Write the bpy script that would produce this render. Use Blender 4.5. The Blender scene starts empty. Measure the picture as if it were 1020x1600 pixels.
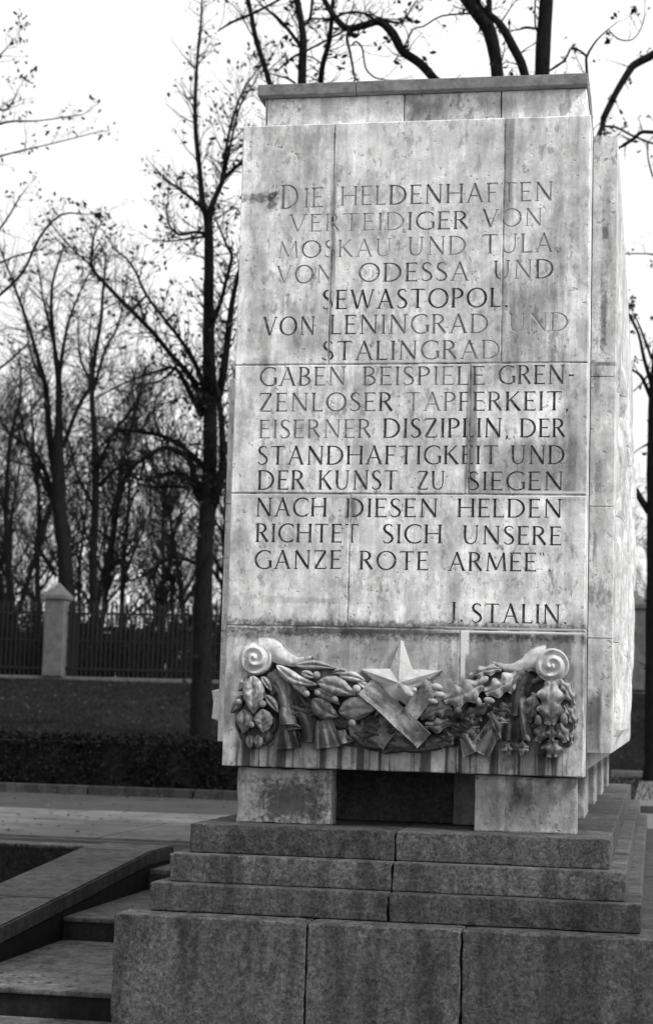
import bpy, bmesh, math, random
import numpy as np
from mathutils import Vector, Matrix, noise
from mathutils.geometry import delaunay_2d_cdt
R = math.radians
rnd = random.Random(7)
scene = bpy.context.scene
col = scene.collection

# ------------------------------------------------------------------ camera
CAM = (1.1638, -8.35, .2542); YAW, PITCH, ROLL, FPX = .1826, .1128, .0279, 2800.1
cd = bpy.data.cameras.new('camera'); cam = bpy.data.objects.new('camera', cd); col.objects.link(cam)
CROT = Matrix.Rotation(YAW, 3, 'Z') @ Matrix.Rotation(PITCH + math.pi/2, 3, 'X') @ Matrix.Rotation(ROLL, 3, 'Z')
cam.matrix_world = Matrix.Translation(CAM) @ CROT.to_4x4()
cd.sensor_fit = 'HORIZONTAL'; cd.sensor_width = 36; cd.lens = FPX/1020*36
cd.clip_start = .1; cd.clip_end = 2000
cd.dof.use_dof = True; cd.dof.focus_distance = 8.0; cd.dof.aperture_fstop = 6.8
scene.camera = cam
# ------------------------------------------------------------------ world, sun, exposure
SUN_EL, SUN_AZ = R(46), R(66)       # azimuth measured from the front normal (-Y) towards +X
w = bpy.data.worlds.new('World'); scene.world = w; w.use_nodes = True
nt = w.node_tree; bg = nt.nodes['Background']
sky = nt.nodes.new('ShaderNodeTexSky'); sky.sky_type = 'NISHITA'; sky.sun_disc = False
sky.sun_elevation = SUN_EL; sky.sun_rotation = math.pi - SUN_AZ
bwn = nt.nodes.new('ShaderNodeRGBToBW'); nt.links.new(sky.outputs[0], bwn.inputs[0])
mx = nt.nodes.new('ShaderNodeMix'); mx.data_type = 'FLOAT'; mx.inputs[0].default_value = .85
nt.links.new(bwn.outputs[0], mx.inputs[2])
sn = nt.nodes.new('ShaderNodeTexNoise'); sn.inputs['Scale'].default_value = 1.6; sn.inputs['Detail'].default_value = 5
sm = nt.nodes.new('ShaderNodeMapRange'); sm.inputs[1].default_value = .3; sm.inputs[2].default_value = .7; sm.inputs[3].default_value = 6.6; sm.inputs[4].default_value = 8.6
nt.links.new(sn.outputs[0], sm.inputs[0]); nt.links.new(sm.outputs[0], mx.inputs[3])
nt.links.new(mx.outputs[0], bg.inputs[0]); bg.inputs[1].default_value = .107
sl = bpy.data.lights.new('sun', 'SUN'); sl.energy = 2.3; sl.angle = R(11); sl.color = (1, .995, .985)
so = bpy.data.objects.new('sun', sl); col.objects.link(so)
sdir = Vector((math.sin(SUN_AZ)*math.cos(SUN_EL), -math.cos(SUN_AZ)*math.cos(SUN_EL), math.sin(SUN_EL)))
so.rotation_euler = sdir.to_track_quat('Z', 'Y').to_euler(); so.location = sdir*30
scene.view_settings.view_transform = 'Standard'; scene.view_settings.look = 'None'
scene.view_settings.exposure = .52; scene.view_settings.gamma = 1; scene.view_settings.use_curve_mapping = False
scene.render.engine = 'CYCLES'

# ------------------------------------------------------------------ helpers
def at(x, y, Y):
    """photo measurement -> the point it marks on the vertical plane Y = const"""
    d = CROT @ Vector(((x-510)/FPX, -(y-800)/FPX, -1)); t = (Y-CAM[1])/d.y
    return Vector(CAM) + d*t
def px2m(Y): return (Y-CAM[1])/FPX

def link(name, me, parent=None, mat=None, kind=None, label=None):
    o = bpy.data.objects.new(name, me); col.objects.link(o)
    if mat is not None and me is not None and not me.materials: me.materials.append(mat)
    if parent is not None: o.parent = parent
    if kind: o['kind'] = kind
    if label: o['label'] = label
    return o
def thing(name, label, cat, loc=(0, 0, 0), group=None):
    o = bpy.data.objects.new(name, None); col.objects.link(o); o.location = loc
    o['label'] = label; o['category'] = cat
    if group: o['group'] = group
    return o
def mesh(name, vs, fs, smooth=False):
    me = bpy.data.meshes.new(name); me.from_pydata([tuple(v) for v in vs], [], fs); me.update()
    if smooth: me.polygons.foreach_set('use_smooth', [True]*len(me.polygons))
    return me
def off(vs, parent):
    if parent is None: return vs
    l = parent.location if parent.parent is None else parent.parent.location
    return [(v[0]-l.x, v[1]-l.y, v[2]-l.z) for v in vs]
def part(name, vs, fs, mat, parent, smooth=False, kind=None, label=None):
    return link(name, mesh(name, off(vs, parent), fs, smooth), parent, mat, kind, label)

def block(x0, x1, y0, y1, z0, z1, b=.008, wear=.0015, seg=.09, seed=0):
    """stone with worn chamfered edges"""
    bm = bmesh.new()
    bmesh.ops.create_cube(bm, size=1)
    for v in bm.verts:
        v.co = Vector(((x0+x1)/2+v.co.x*(x1-x0), (y0+y1)/2+v.co.y*(y1-y0), (z0+z1)/2+v.co.z*(z1-z0)))
    if b > 0:
        L = [e for e in bm.edges if e.calc_length() > seg*1.5]
        if wear > 0:
            for ax in range(3):
                es = [e for e in bm.edges if abs((e.verts[0].co-e.verts[1].co)[ax]) > seg*1.5]
                if es:
                    n = min(14, int(max(e.calc_length() for e in es)/seg))
                    if n > 0: bmesh.ops.subdivide_edges(bm, edges=es, cuts=n, use_grid_fill=True)
        be = [e for e in bm.edges if len(e.link_faces) == 2 and e.calc_face_angle(0) > .5]
        bmesh.ops.bevel(bm, geom=be, offset=b, segments=2, affect='EDGES', profile=.6)
        if wear > 0:
            for v in bm.verts:
                near = sum(1 for c, a, bb in zip(v.co, (x0, y0, z0), (x1, y1, z1)) if min(abs(c-a), abs(c-bb)) < b*1.3)
                if near >= 2:
                    nz = noise.noise(v.co*23+Vector((seed, 0, 0)))
                    ctr = Vector(((x0+x1)/2, (y0+y1)/2, (z0+z1)/2)); d = (ctr-v.co).normalized()
                    v.co += d*max(0, nz+.1)*wear*4
                v.co += Vector((noise.noise(v.co*5), noise.noise(v.co*5+Vector((9, 0, 0))), noise.noise(v.co*5+Vector((0, 9, 0)))))*wear*.7
    vs = [v.co.copy() for v in bm.verts]; bm.verts.index_update()
    fs = [[v.index for v in f.verts] for f in bm.faces]; bm.free()
    return vs, fs

def tubes(lines, sides=5, minr=0.0):
    """lines: list of [(Vector, r), ...] -> verts, faces"""
    V = []; F = []
    for ln in lines:
        n = len(ln)
        if n < 2: continue
        k = sides if ln[0][1] > .03 else (4 if ln[0][1] > .012 else 3)
        base = len(V)
        for i, (p, r) in enumerate(ln):
            a = ln[max(0, i-1)][0]; b = ln[min(n-1, i+1)][0]
            d = (b-a)
            if d.length < 1e-9: d = Vector((0, 0, 1))
            d.normalize()
            u = d.cross(Vector((0.3, 1, .1))).normalized(); v = d.cross(u)
            for j in range(k):
                an = 2*math.pi*j/k
                V.append(p+(u*math.cos(an)+v*math.sin(an))*r)
        for i in range(n-1):
            for j in range(k):
                a = base+i*k+j; b = base+i*k+(j+1) % k
                F.append((a, b, b+k, a+k))
        F.append(tuple(base+(n-1)*k+j for j in range(k)))
    return V, F

# ------------------------------------------------------------------ node helpers
class NT:
    def __init__(s, name):
        s.m = bpy.data.materials.new(name); s.m.use_nodes = True; s.t = s.m.node_tree
        s.b = s.t.nodes['Principled BSDF']; s.b.inputs['Specular IOR Level'].default_value = .25
        s.b.inputs['Roughness'].default_value = .85
        s.pos = s.t.nodes.new('ShaderNodeNewGeometry').outputs['Position']
    def n(s, ty, **k):
        x = s.t.nodes.new(ty)
        for a, v in k.items(): setattr(x, a, v)
        return x
    def set(s, sock, v):
        if hasattr(v, 'links') or isinstance(v, bpy.types.NodeSocket): s.t.links.new(v, sock)
        else: sock.default_value = v
    def math(s, op, a, b=0.0, c=0.0, clamp=False):
        x = s.n('ShaderNodeMath', operation=op, use_clamp=clamp)
        s.set(x.inputs[0], a); s.set(x.inputs[1], b)
        if op in ('MULTIPLY_ADD',): s.set(x.inputs[2], c)
        return x.outputs[0]
    def vm(s, op, a, b=(0, 0, 0)):
        x = s.n('ShaderNodeVectorMath', operation=op); s.set(x.inputs[0], a); s.set(x.inputs[1], b); return x.outputs[0]
    def noise(s, scale, detail=4, rough=.55, vec=None, stretch=None, dist=0):
        v = vec if vec is not None else s.pos
        if stretch: v = s.vm('MULTIPLY', v, stretch)
        x = s.n('ShaderNodeTexNoise'); s.t.links.new(v, x.inputs['Vector'])
        x.inputs['Scale'].default_value = scale; x.inputs['Detail'].default_value = detail
        x.inputs['Roughness'].default_value = rough; x.inputs['Distortion'].default_value = dist
        return x.outputs[0]
    def vor(s, scale, feature='F1', vec=None):
        x = s.n('ShaderNodeTexVoronoi', feature=feature); s.t.links.new(vec if vec is not None else s.pos, x.inputs['Vector'])
        x.inputs['Scale'].default_value = scale; return x.outputs['Distance']
    def mr(s, v, a, b, c=0.0, d=1.0, smooth=False):
        x = s.n('ShaderNodeMapRange', interpolation_type='SMOOTHSTEP' if smooth else 'LINEAR')
        s.set(x.inputs[0], v)
        for i, q in enumerate((a, b, c, d)): s.set(x.inputs[i+1], q)
        return x.outputs[0]
    def xyz(s, v=None):
        x = s.n('ShaderNodeSeparateXYZ'); s.t.links.new(v if v is not None else s.pos, x.inputs[0]); return x.outputs
    def mixf(s, f, a, b):
        x = s.n('ShaderNodeMix', data_type='FLOAT'); s.set(x.inputs[0], f); s.set(x.inputs[2], a); s.set(x.inputs[3], b); return x.outputs[0]
    def grey(s, v):
        x = s.n('ShaderNodeCombineColor'); [s.t.links.new(v, x.inputs[i]) for i in range(3)]
        s.t.links.new(x.outputs[0], s.b.inputs['Base Color'])
    def bump(s, h, strength=.4, dist=.004):
        x = s.n('ShaderNodeBump'); x.inputs['Strength'].default_value = strength; x.inputs['Distance'].default_value = dist
        s.set(x.inputs['Height'], h); s.t.links.new(x.outputs[0], s.b.inputs['Normal'])
    def box(s, cx, cz, hx, hz, soft=.35, nz=None, namp=.8):
        v = s.vm('SUBTRACT', s.pos, (cx, 0, cz)); v = s.vm('MULTIPLY', v, (1/hx, 0, 1/hz)); v = s.vm('ABSOLUTE', v)
        o = s.xyz(v); d = s.math('MAXIMUM', o[0], o[2])
        if nz is not None: d = s.math('ADD', d, s.math('MULTIPLY', s.math('SUBTRACT', nz, .5), namp*2))
        return s.mr(d, 1+soft, 1-soft, 0, 1, True)

def stone_mat(name, base, stains_shade=False, streak=.35, stripes=True, SY=0):
    q = NT(name)
    big = q.noise(1.6, 5, .6); mid = q.noise(9, 6, .65); fine = q.noise(160, 3, .7); grain = q.noise(48, 5, .8)
    st = q.noise(1, 5, .65, stretch=(26, 26, 1.1)); st2 = q.noise(1, 4, .6, stretch=(9, 9, .8))
    inf = q.n('ShaderNodeObjectInfo').outputs['Random']
    c = q.mr(big, .32, .68, base*.86, base*1.16)
    vs_ = q.noise(1, 6, .75, stretch=(16, 16, 1.8)); c = q.math('MULTIPLY', c, q.mr(vs_, .40, .62, 1.12, .82)); wz = q.noise(4.2, 7, .72, stretch=(1.5, 1.5, .55), dist=.6); c = q.math('MULTIPLY', c, q.mr(wz, .46, .62, 1.04, .76, True))
    wl = q.noise(7, 6, .7, stretch=(1.2, 1.2, .7), dist=.4); c = q.math('MULTIPLY', c, q.mr(wl, .50, .62, 1, 1.22, True))
    c = q.math('MULTIPLY', c, q.mr(mid, .36, .64, .78, 1.16))
    mot = q.noise(24, 5, .7, stretch=(1, 1, .5)); c = q.math('MULTIPLY', c, q.mr(q.math('MULTIPLY', q.mr(mot, .53, .62, 0, 1, True), q.mr(q.noise(2.7, 3), .42, .55, 0, 1, True)), 0, 1, 1, .58))
    c = q.math('MULTIPLY', c, q.mr(fine, .3, .7, .9, 1.08))
    c = q.math('MULTIPLY', c, q.mr(grain, .32, .68, .82, 1.16))
    c = q.math('MULTIPLY', c, q.mr(inf, 0, 1, .94, 1.05))
    # rain streaks
    sk = q.math('MULTIPLY', q.mr(st, .52, .72, 0, 1, True), q.mr(st2, .42, .62, 0, 1, True))
    c = q.math('MULTIPLY', c, q.mr(sk, 0, 1, 1, 1-streak))
    # pits and lichen spots
    pit = q.noise(34, 2, .5); pm = q.math('MULTIPLY', q.mr(pit, .62, .68, 0, 1, True), q.mr(mid, .46, .56, 0, 1, True))
    c = q.math('MULTIPLY', c, q.mr(pm, 0, 1, 1, .62))
    if stains_shade:
        nz = q.noise(11, 5, .65, stretch=(1, 1, .45)); nf = q.noise(45, 4, .65); nv = q.noise(1, 4, .6, stretch=(30, 1, 2.2))
        def pb(x0, y0, x1, y1):
            a = at(x0, y1, SY); b = at(x1, y0, SY); return (a.x+b.x)/2, (a.z+b.z)/2, abs(b.x-a.x)/2, abs(b.z-a.z)/2
        for (x0, y0, x1, y1, stg, soft, which, amp) in stains_shade:
            m = q.box(*pb(x0, y0, x1, y1), soft=soft, nz={'n': nz, 'f': nf, 'v': nv}[which], namp=amp)
            if stg < 0: stg = max(-.85, stg*1.3)
            if stg < 0: c = q.math('MULTIPLY', c, q.mr(m, 0, 1, 1, 1+stg))
            else: c = q.mixf(q.math('MULTIPLY', m, stg), c, .72)
        # run-off stripes below the carving
        if not stripes: stains_shade = False
    if stains_shade:
        z = q.xyz()[2]
        stripe = q.noise(1, 3, .6, stretch=(13, 1, .5)); band = q.mr(z, .2, .09, 0, 1, True)
        c = q.math('MULTIPLY', c, q.mr(q.math('MULTIPLY', q.mr(stripe, .47, .56, 0, 1, True), band), 0, 1, 1, .2))
    q.grey(c)
    h = q.math('ADD', q.math('MULTIPLY', mid, .5), q.math('ADD', q.math('MULTIPLY', fine, .25), q.math('MULTIPLY', pm, -.8)))
    q.bump(h, .55, .006)
    return q.m

STAINS = [
 # x0,y0,x1,y1,strength,(soft,noise,amp)
 (726, 572, 746, 768, -.5, .3, 'v', .6),      # run under the middle joint
 (748, 560, 885, 610, -.22, .5, 'n', .8),
 (745, 690, 900, 772, -.42, .45, 'n', 1.1),
 (880, 590, 917, 768, -.36, .5, 'n', .9),
 (785, 180, 803, 330, -.35, .4, 'v', .7),
 (787, 440, 870, 565, -.38, .5, 'v', 1.2),
 (513, 270, 527, 440, -.45, .5, 'v', .5),
 (440, 470, 520, 562, -.28, .5, 'v', 1.2),
 (405, 190, 520, 330, -.22, .45, 'n', .9),
 (376, 302, 424, 315, -.5, .8, 'f', 2.6),
 (418, 300, 432, 325, -.5, .7, 'f', 2.2),
 (385, 330, 420, 560, -.25, .5, 'n', 1.0),
 (860, 230, 915, 420, -.18, .5, 'n', 1.1),
 (410, 770, 560, 776, -.6, .8, 'f', .9),
 (645, 770, 740, 776, -.4, .8, 'f', .9),
 (540, 776, 556, 808, -.5, .5, 'f', .5),
 (360, 978, 900, 992, -.6, .6, 'f', 1.4),
 (700, 900, 720, 975, -.28, .6, 'v', .6),
 (430, 935, 540, 942, -.25, .8, 'f', .8),
 (355, 780, 560, 960, -.12, .5, 'n', .8),
 (352, 985, 917, 1215, -.40, .2, 'n', .7),    # the carved block is duller all over
 (720, 985, 917, 1100, -.25, .3, 'n', .6),
 (560, 560, 730, 775, -.10, .5, 'n', .8),
 (360, 773, 900, 776, .55, .5, 'f', .5),      # pale line of the joint
 (822, 768, 912, 776, .9, .5, 'f', .4),
 (700, 984, 917, 988, .8, .5, 'f', .4),
 (717, 984, 733, 1022, .95, .2, 'f', .3),
 (719, 1018, 727, 1058, .8, .3, 'f', .3),
 (523, 186, 784, 280, .22, .4, 'n', .8),
 (632, 138, 692, 186, -.4, .35, 'n', .7), (745, 135, 800, 170, -.3, .5, 'n', .9), (560, 300, 780, 560, -.10, .5, 'n', 1.2),
 (895, 180, 917, 1210, .25, .4, 'n', .5),
]
M_front = stone_mat('weathered_limestone', .74, STAINS)
M_stone = stone_mat('pale_limestone', .56)
M_side = stone_mat('side_limestone', .66, [(940, 270, 955, 420, -.25, .5, 'v', .7), (940, 350, 950, 372, -.5, .5, 'f', 1.0), (938, 445, 948, 545, -.5, .6, 'f', 1.2), (925, 565, 962, 571, -.5, .6, 'f', .9), (928, 570, 938, 620, -.35, .5, 'v', .8), (926, 830, 932, 880, -.4, .6, 'f', .9), (915, 1085, 938, 1180, -.55, .25, 'v', .4), (930, 720, 940, 775, -.25, .6, 'v', .8)], streak=.3, stripes=False, SY=.31)  # lowest box paints the shade of the recess beside the front slab
M_relief = stone_mat('carved_limestone', .62, [(352, 1000, 917, 1175, -.35, .7, 'f', 1.8), (352, 1095, 917, 1175, -.4, .5, 'n', 1.0), (700, 1110, 900, 1165, -.3, .5, 'n', .6), (385, 1000, 470, 1045, .45, .4, 'n', .3), (800, 1000, 900, 1060, .4, .4, 'n', .3), (560, 1000, 700, 1100, .4, .4, 'n', .4)])
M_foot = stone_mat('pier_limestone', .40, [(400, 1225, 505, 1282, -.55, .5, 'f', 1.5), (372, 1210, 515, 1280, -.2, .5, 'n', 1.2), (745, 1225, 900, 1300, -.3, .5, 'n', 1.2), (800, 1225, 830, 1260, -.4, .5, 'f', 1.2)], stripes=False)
M_ribbon = stone_mat('worn_ribbon_stone', .5, [(560, 1060, 700, 1170, -.4, .6, 'f', 1.6)], stripes=False)
M_soot_shade = stone_mat('sooty_shaded_limestone', .07, streak=.5)  # soot on lower leaves, plus the shade of the recesses painted in
M_grime_shade = stone_mat('grimy_shaded_limestone', .19, streak=.4)  # grime, darkened further to paint shade into the carving's hollows

q = NT('capping_lead'); c = q.math('MULTIPLY', q.mr(q.noise(14, 6, .75), .36, .64, .13, .26), 1.0); q.grey(c); q.bump(q.noise(60, 4), .5, .004); M_cap = q.m
q = NT('mortar'); q.grey(q.mr(q.noise(9, 5, .7), .38, .62, .06, .55)); M_mortar = q.m
q = NT('joint_core'); q.b.inputs['Base Color'].default_value = (.12, .12, .12, 1); M_core = q.m

def granite(name, base, contrast=1.0, rough=.8):
    q = NT(name); q.b.inputs['Roughness'].default_value = rough
    g = q.noise(75, 3, .8); g2 = q.noise(34, 4, .75); g3 = q.noise(220, 2, .6); big = q.noise(2.2, 5, .6); st = q.noise(1, 4, .6, stretch=(10, 10, 1.2))
    c = q.mr(g, .32, .68, base*(1-.55*contrast), base*(1+.55*contrast))
    c = q.math('MULTIPLY', c, q.mr(g2, .32, .68, .6, 1.4))
    c = q.math('MULTIPLY', c, q.mr(g3, .3, .7, .85, 1.15))
    c = q.math('MULTIPLY', c, q.mr(big, .3, .7, .72, 1.2))
    c = q.math('MULTIPLY', c, q.mr(st, .45, .62, 1.08, .6))
    inf = q.n('ShaderNodeObjectInfo').outputs['Random']
    c = q.math('MULTIPLY', c, q.mr(inf, 0, 1, .74, 1.26))
    bl = q.noise(5, 6, .75, stretch=(1, 1, .6), dist=.5); c = q.math('MULTIPLY', c, q.mr(bl, .5, .68, 1, .55, True))
    sp = q.noise(18, 3, .6); c = q.mixf(q.mr(sp, .7, .76, 0, .45, True), c, base*2.6)
    q.grey(c); q.bump(q.math('ADD', g, g2), .5, .004); return q.m
M_gran = granite('grey_granite', .078, 1.25)
M_gran2 = granite('dark_granite', .06)
M_tread = granite('worn_granite_tread', .10, .6)
M_cop = granite('coping_granite', .10, .7)
M_riser2 = granite('kerb_granite', .045, .5)
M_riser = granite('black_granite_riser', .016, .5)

q = NT('letter_paint')
oi = q.n('ShaderNodeObjectInfo'); sc = q.n('ShaderNodeSeparateColor'); q.t.links.new(oi.outputs['Color'], sc.inputs[0])
fd = q.math('ADD', sc.outputs[0], q.mr(q.noise(26, 5, .75), .36, .64, -.25, .32), clamp=True)
q.grey(q.mixf(fd, .05, .46)); q.bump(q.noise(120, 3), .4, .003); M_letter = q.m

q = NT('paving'); c = q.mr(q.noise(2.2, 6, .7), .36, .64, .07, .145); c = q.math('MULTIPLY', c, q.mr(q.noise(50, 4, .7), .3, .7, .85, 1.15))
q.grey(c); q.bump(q.noise(60, 4), .3, .004); M_pave = q.m
q = NT('gravel'); c = q.mr(q.noise(40, 4, .75), .3, .7, .02, .085); c = q.math('MULTIPLY', c, q.mr(q.noise(1.5, 4), .3, .7, .75, 1.2)); q.grey(c); q.bump(q.noise(60, 5, .8), 1, .02); M_gravel = q.m
q = NT('lawn'); c = q.mr(q.noise(1.1, 7, .8), .35, .68, .006, .027); c = q.math('MULTIPLY', c, q.mr(q.noise(45, 4, .8), .3, .7, .6, 1.5))
lf = q.mr(q.noise(13, 2, .5), .71, .74, 0, 1, True); c = q.mixf(q.math('MULTIPLY', lf, .5), c, .08)
q.grey(c); q.bump(q.noise(40, 5, .8), 1, .05); q.b.inputs['Specular IOR Level'].default_value = .04; M_lawn = q.m
q = NT('hedge_leaf'); q.grey(q.mr(q.noise(9, 3), .3, .7, .004, .02)); q.b.inputs['Specular IOR Level'].default_value = .04; M_hedge = q.m
q = NT('grass_blade'); q.grey(q.mr(q.noise(20, 3), .3, .7, .010, .035)); q.b.inputs['Specular IOR Level'].default_value = .04; M_grass = q.m
q = NT('bark'); c = q.mr(q.noise(1, 5, .7, stretch=(30, 30, 6)), .3, .7, .006, .02); q.grey(c); q.bump(q.noise(1, 5, .7, stretch=(30, 30, 6)), 1, .03); q.b.inputs['Specular IOR Level'].default_value = .04; M_bark = q.m
q = NT('twig'); q.grey(q.mr(q.noise(4, 3), .3, .7, .008, .02)); q.b.inputs['Specular IOR Level'].default_value = .04; M_twig = q.m
q = NT('dead_leaf'); q.grey(q.mr(q.noise(6, 3), .3, .7, .01, .035)); q.b.inputs['Specular IOR Level'].default_value = .04; M_leaf = q.m
q = NT('iron'); q.grey(q.mr(q.noise(20, 3), .3, .7, .005, .015)); q.b.inputs['Roughness'].default_value = .6; M_iron = q.m
q = NT('concrete'); c = q.mr(q.noise(6, 5), .3, .7, .08, .14); q.grey(c); q.bump(q.noise(30, 4), .4, .01); M_conc = q.m
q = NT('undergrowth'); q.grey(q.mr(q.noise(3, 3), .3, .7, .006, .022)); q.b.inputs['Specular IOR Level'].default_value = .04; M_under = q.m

# ------------------------------------------------------------------ ground sheet and terrain
ZP = -.825; ZG = -1.345; H = .13
YC, YB, YA, YD = 3.65, 1.83, .02, -1.8
XL, XR = -2.21, -1.19          # stair between these
def terr(x, y):
    s = 17.5 if x < -2.5 else (29.5 if x > 0 else 17.5+12*(x+2.5)/2.5)
    t = min(1, max(0, (y-s)/(35.5-s))); t = t*t*(3-2*t)*.35+t*.65
    return -.86 + t*1.83 + (0 if y < s else .04*noise.noise(Vector((x*.3, y*.3, 0))))
def terrain():
    xs = list(np.concatenate([np.linspace(-900, -60, 10), np.linspace(-50, 40, 91), np.linspace(60, 900, 10)]))
    ys = list(np.concatenate([np.linspace(YC+.2, 10, 4), np.linspace(14.6, 40, 60), np.linspace(50, 1500, 16)]))
    vs = [(x, y, terr(x, y)) for y in ys for x in xs]; n = len(xs)
    fs = [(j*n+i, j*n+i+1, (j+1)*n+i+1, (j+1)*n+i) for j in range(len(ys)-1) for i in range(n-1)]
    link('grass_bank', mesh('grass_bank', vs, fs, True), None, M_lawn, 'structure')
terrain()
def box(name, x0, x1, y0, y1, z0, z1, mat, parent=None, kind=None, b=.01, label=None, wear=.001, seed=0):
    vs, fs = block(x0, x1, y0, y1, z0, z1, b, wear, .25, seed)
    return part(name, vs, fs, mat, parent, False, kind, label)
# low ground in front and beside
link('gravel_forecourt', mesh('g', [(-900, -900, ZG), (900, -900, ZG), (900, YC+.2, ZG), (-900, YC+.2, ZG)], [(0, 1, 2, 3)]), None, M_gravel, 'structure')
# upper terrace (landing, gravel, down to the paving on the right)
def terrace():
    vs, fs = block(-60, 60, YC, 29, ZG-.05, ZP-.03, 0, 0)
    o = part('terrace', vs, fs, M_gravel, None, kind='structure')
    vs, fs = block(XR+.01, 40, -.0, YC-.005, ZG-.05, ZP-.04, 0, 0)
    part('side_terrace', vs, fs, M_gravel, None, kind='structure')
terrace()
ls = box('landing', XL, XR+.4, YC, 5.9, ZP-.2, ZP, M_tread, None, 'structure')
# paved path: two rows of flags
path = box('path', -40, 3.2, 6.15, 10.1, ZP-.12, ZP-.012, M_core, None, 'structure', b=0)
def flags(y0, y1, xj, par, mat=M_pave, z=ZP+.012):
    for a, b in zip(xj[:-1], xj[1:]):
        vs, fs = block(a+.018, b-.018, y0+.018, y1-.018, z-.06, z+rnd.uniform(-.004, .004), .008, .001, .5, rnd.random()*50)
        part('paving_slab', vs, fs, mat, par)
j1 = at(225, 1298, 7.6).x; j2 = at(100, 1277, 9.2).x
flags(6.2, 8.35, [j1+2.3*k for k in range(-8, 3)], path)
flags(8.35, 10.05, [j2+2.3*k for k in range(-8, 4)], path)
# right-hand paving and its kerb
rp = box('side_path', .9, 9, 1.0, 26.5, ZP-.12, ZP-.004, M_core, None, 'structure', b=0)
for k in range(11):
    flags(1.1+k*2.3, 1.1+(k+1)*2.3, [1.42+1.85*i for i in range(5)], rp)
# kerbs
kb = thing('kerb', 'long low stone kerb with a pale top edge along the foot of the dark hedge', 'kerb', (-10, 14.1, ZP))
x = -34.0
while x < 1.0:
    box('kerb_stone', x+.008, x+1.39, 14.05, 14.2, ZP-.1, ZP+.085, M_riser2, kb); x += 1.4
kb2 = thing('kerb', 'low stone kerb across the far end of the paving right of the monument', 'kerb', (4, 28.1, ZP))
x = .3
while x < 12:
    box('kerb_stone', x+.008, x+1.39, 28.9, 29.15, ZP-.1, ZP+.12, M_conc, kb2); x += 1.4

# ------------------------------------------------------------------ stairs and coping wall
st = thing('stone_staircase', 'broad shallow stone steps climbing past the left side of the monument base', 'stairs', (-1.7, 0, ZG))
for k, (y0, y1, z) in enumerate(((YB, YC-.002, ZP-H), (YA, YB-.002, ZP-2*H), (YD, YA-.002, ZP-3*H))):
    box('stair_tread', XL+.003, XR-.002, y0, y1+.0, z-.028, z, M_tread, st, b=.009, seed=k)
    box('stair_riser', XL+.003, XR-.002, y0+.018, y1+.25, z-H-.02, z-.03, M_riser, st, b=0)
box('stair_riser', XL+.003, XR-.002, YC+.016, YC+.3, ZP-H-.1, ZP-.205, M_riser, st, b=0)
wl = thing('coping_wall', 'low stone stair wall with broad sloping grey coping left of the steps', 'wall', (-2.45, 1.5, ZG))
prof = [(4.28, ZP+.12), (3.66, ZP+.12), (1.72, ZP-H+.115), (.55, ZP-2*H+.17), (-1.5, ZP-3*H+.12), (-3.2, ZG+.16)]
def strip(x0, x1, pr, th, y_in=0):
    vs = []; fs = []
    for (y, z) in pr: vs += [(x0, y, z), (x1, y, z), (x1, y, z-th), (x0, y, z-th)]
    for i in range(len(pr)-1):
        a = i*4; b = a+4
        for j in range(4): fs.append((a+j, a+(j+1) % 4, b+(j+1) % 4, b+j))
    fs.append((0, 1, 2, 3)); n = (len(pr)-1)*4; fs.append((n+3, n+2, n+1, n))
    return vs, fs
def bevelled(vs, fs, b=.01):
    bm = bmesh.new(); V = [bm.verts.new(v) for v in vs]
    for f in fs: bm.faces.new([V[i] for i in f])
    bmesh.ops.recalc_face_normals(bm, faces=bm.faces)
    bmesh.ops.bevel(bm, geom=[e for e in bm.edges if e.calc_face_angle(0) > .4], offset=b, segments=2, affect='EDGES')
    bm.verts.index_update(); r = [v.co.copy() for v in bm.verts], [[v.index for v in f.verts] for f in bm.faces]; bm.free(); return r
for i in range(len(prof)-1):
    a, b = prof[i], prof[i+1]
    vs, fs = strip(-2.72, XL, [a, (b[0]+.006, b[1])], .1); vs, fs = bevelled(vs, fs)
    part('coping_stone', vs, fs, M_cop, wl)
vs, fs = strip(-2.70, XL-.012, [(y, z-.102) for y, z in prof], .0)
vs = []; fs = []
for (y, z) in prof: vs += [(-2.70, y-.006, z-.1005), (XL-.004, y-.006, z-.1005), (XL-.004, y-.006, ZG-.02), (-2.70, y-.006, ZG-.02)]
for i in range(len(prof)-1):
    a = i*4; b = a+4
    for j in range(4): fs.append((a+j, a+(j+1) % 4, b+(j+1) % 4, b+j))
fs += [(0, 1, 2, 3), (len(vs)-1, len(vs)-2, len(vs)-3, len(vs)-4)]
part('wall_face', vs, fs, M_riser, wl)
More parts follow.
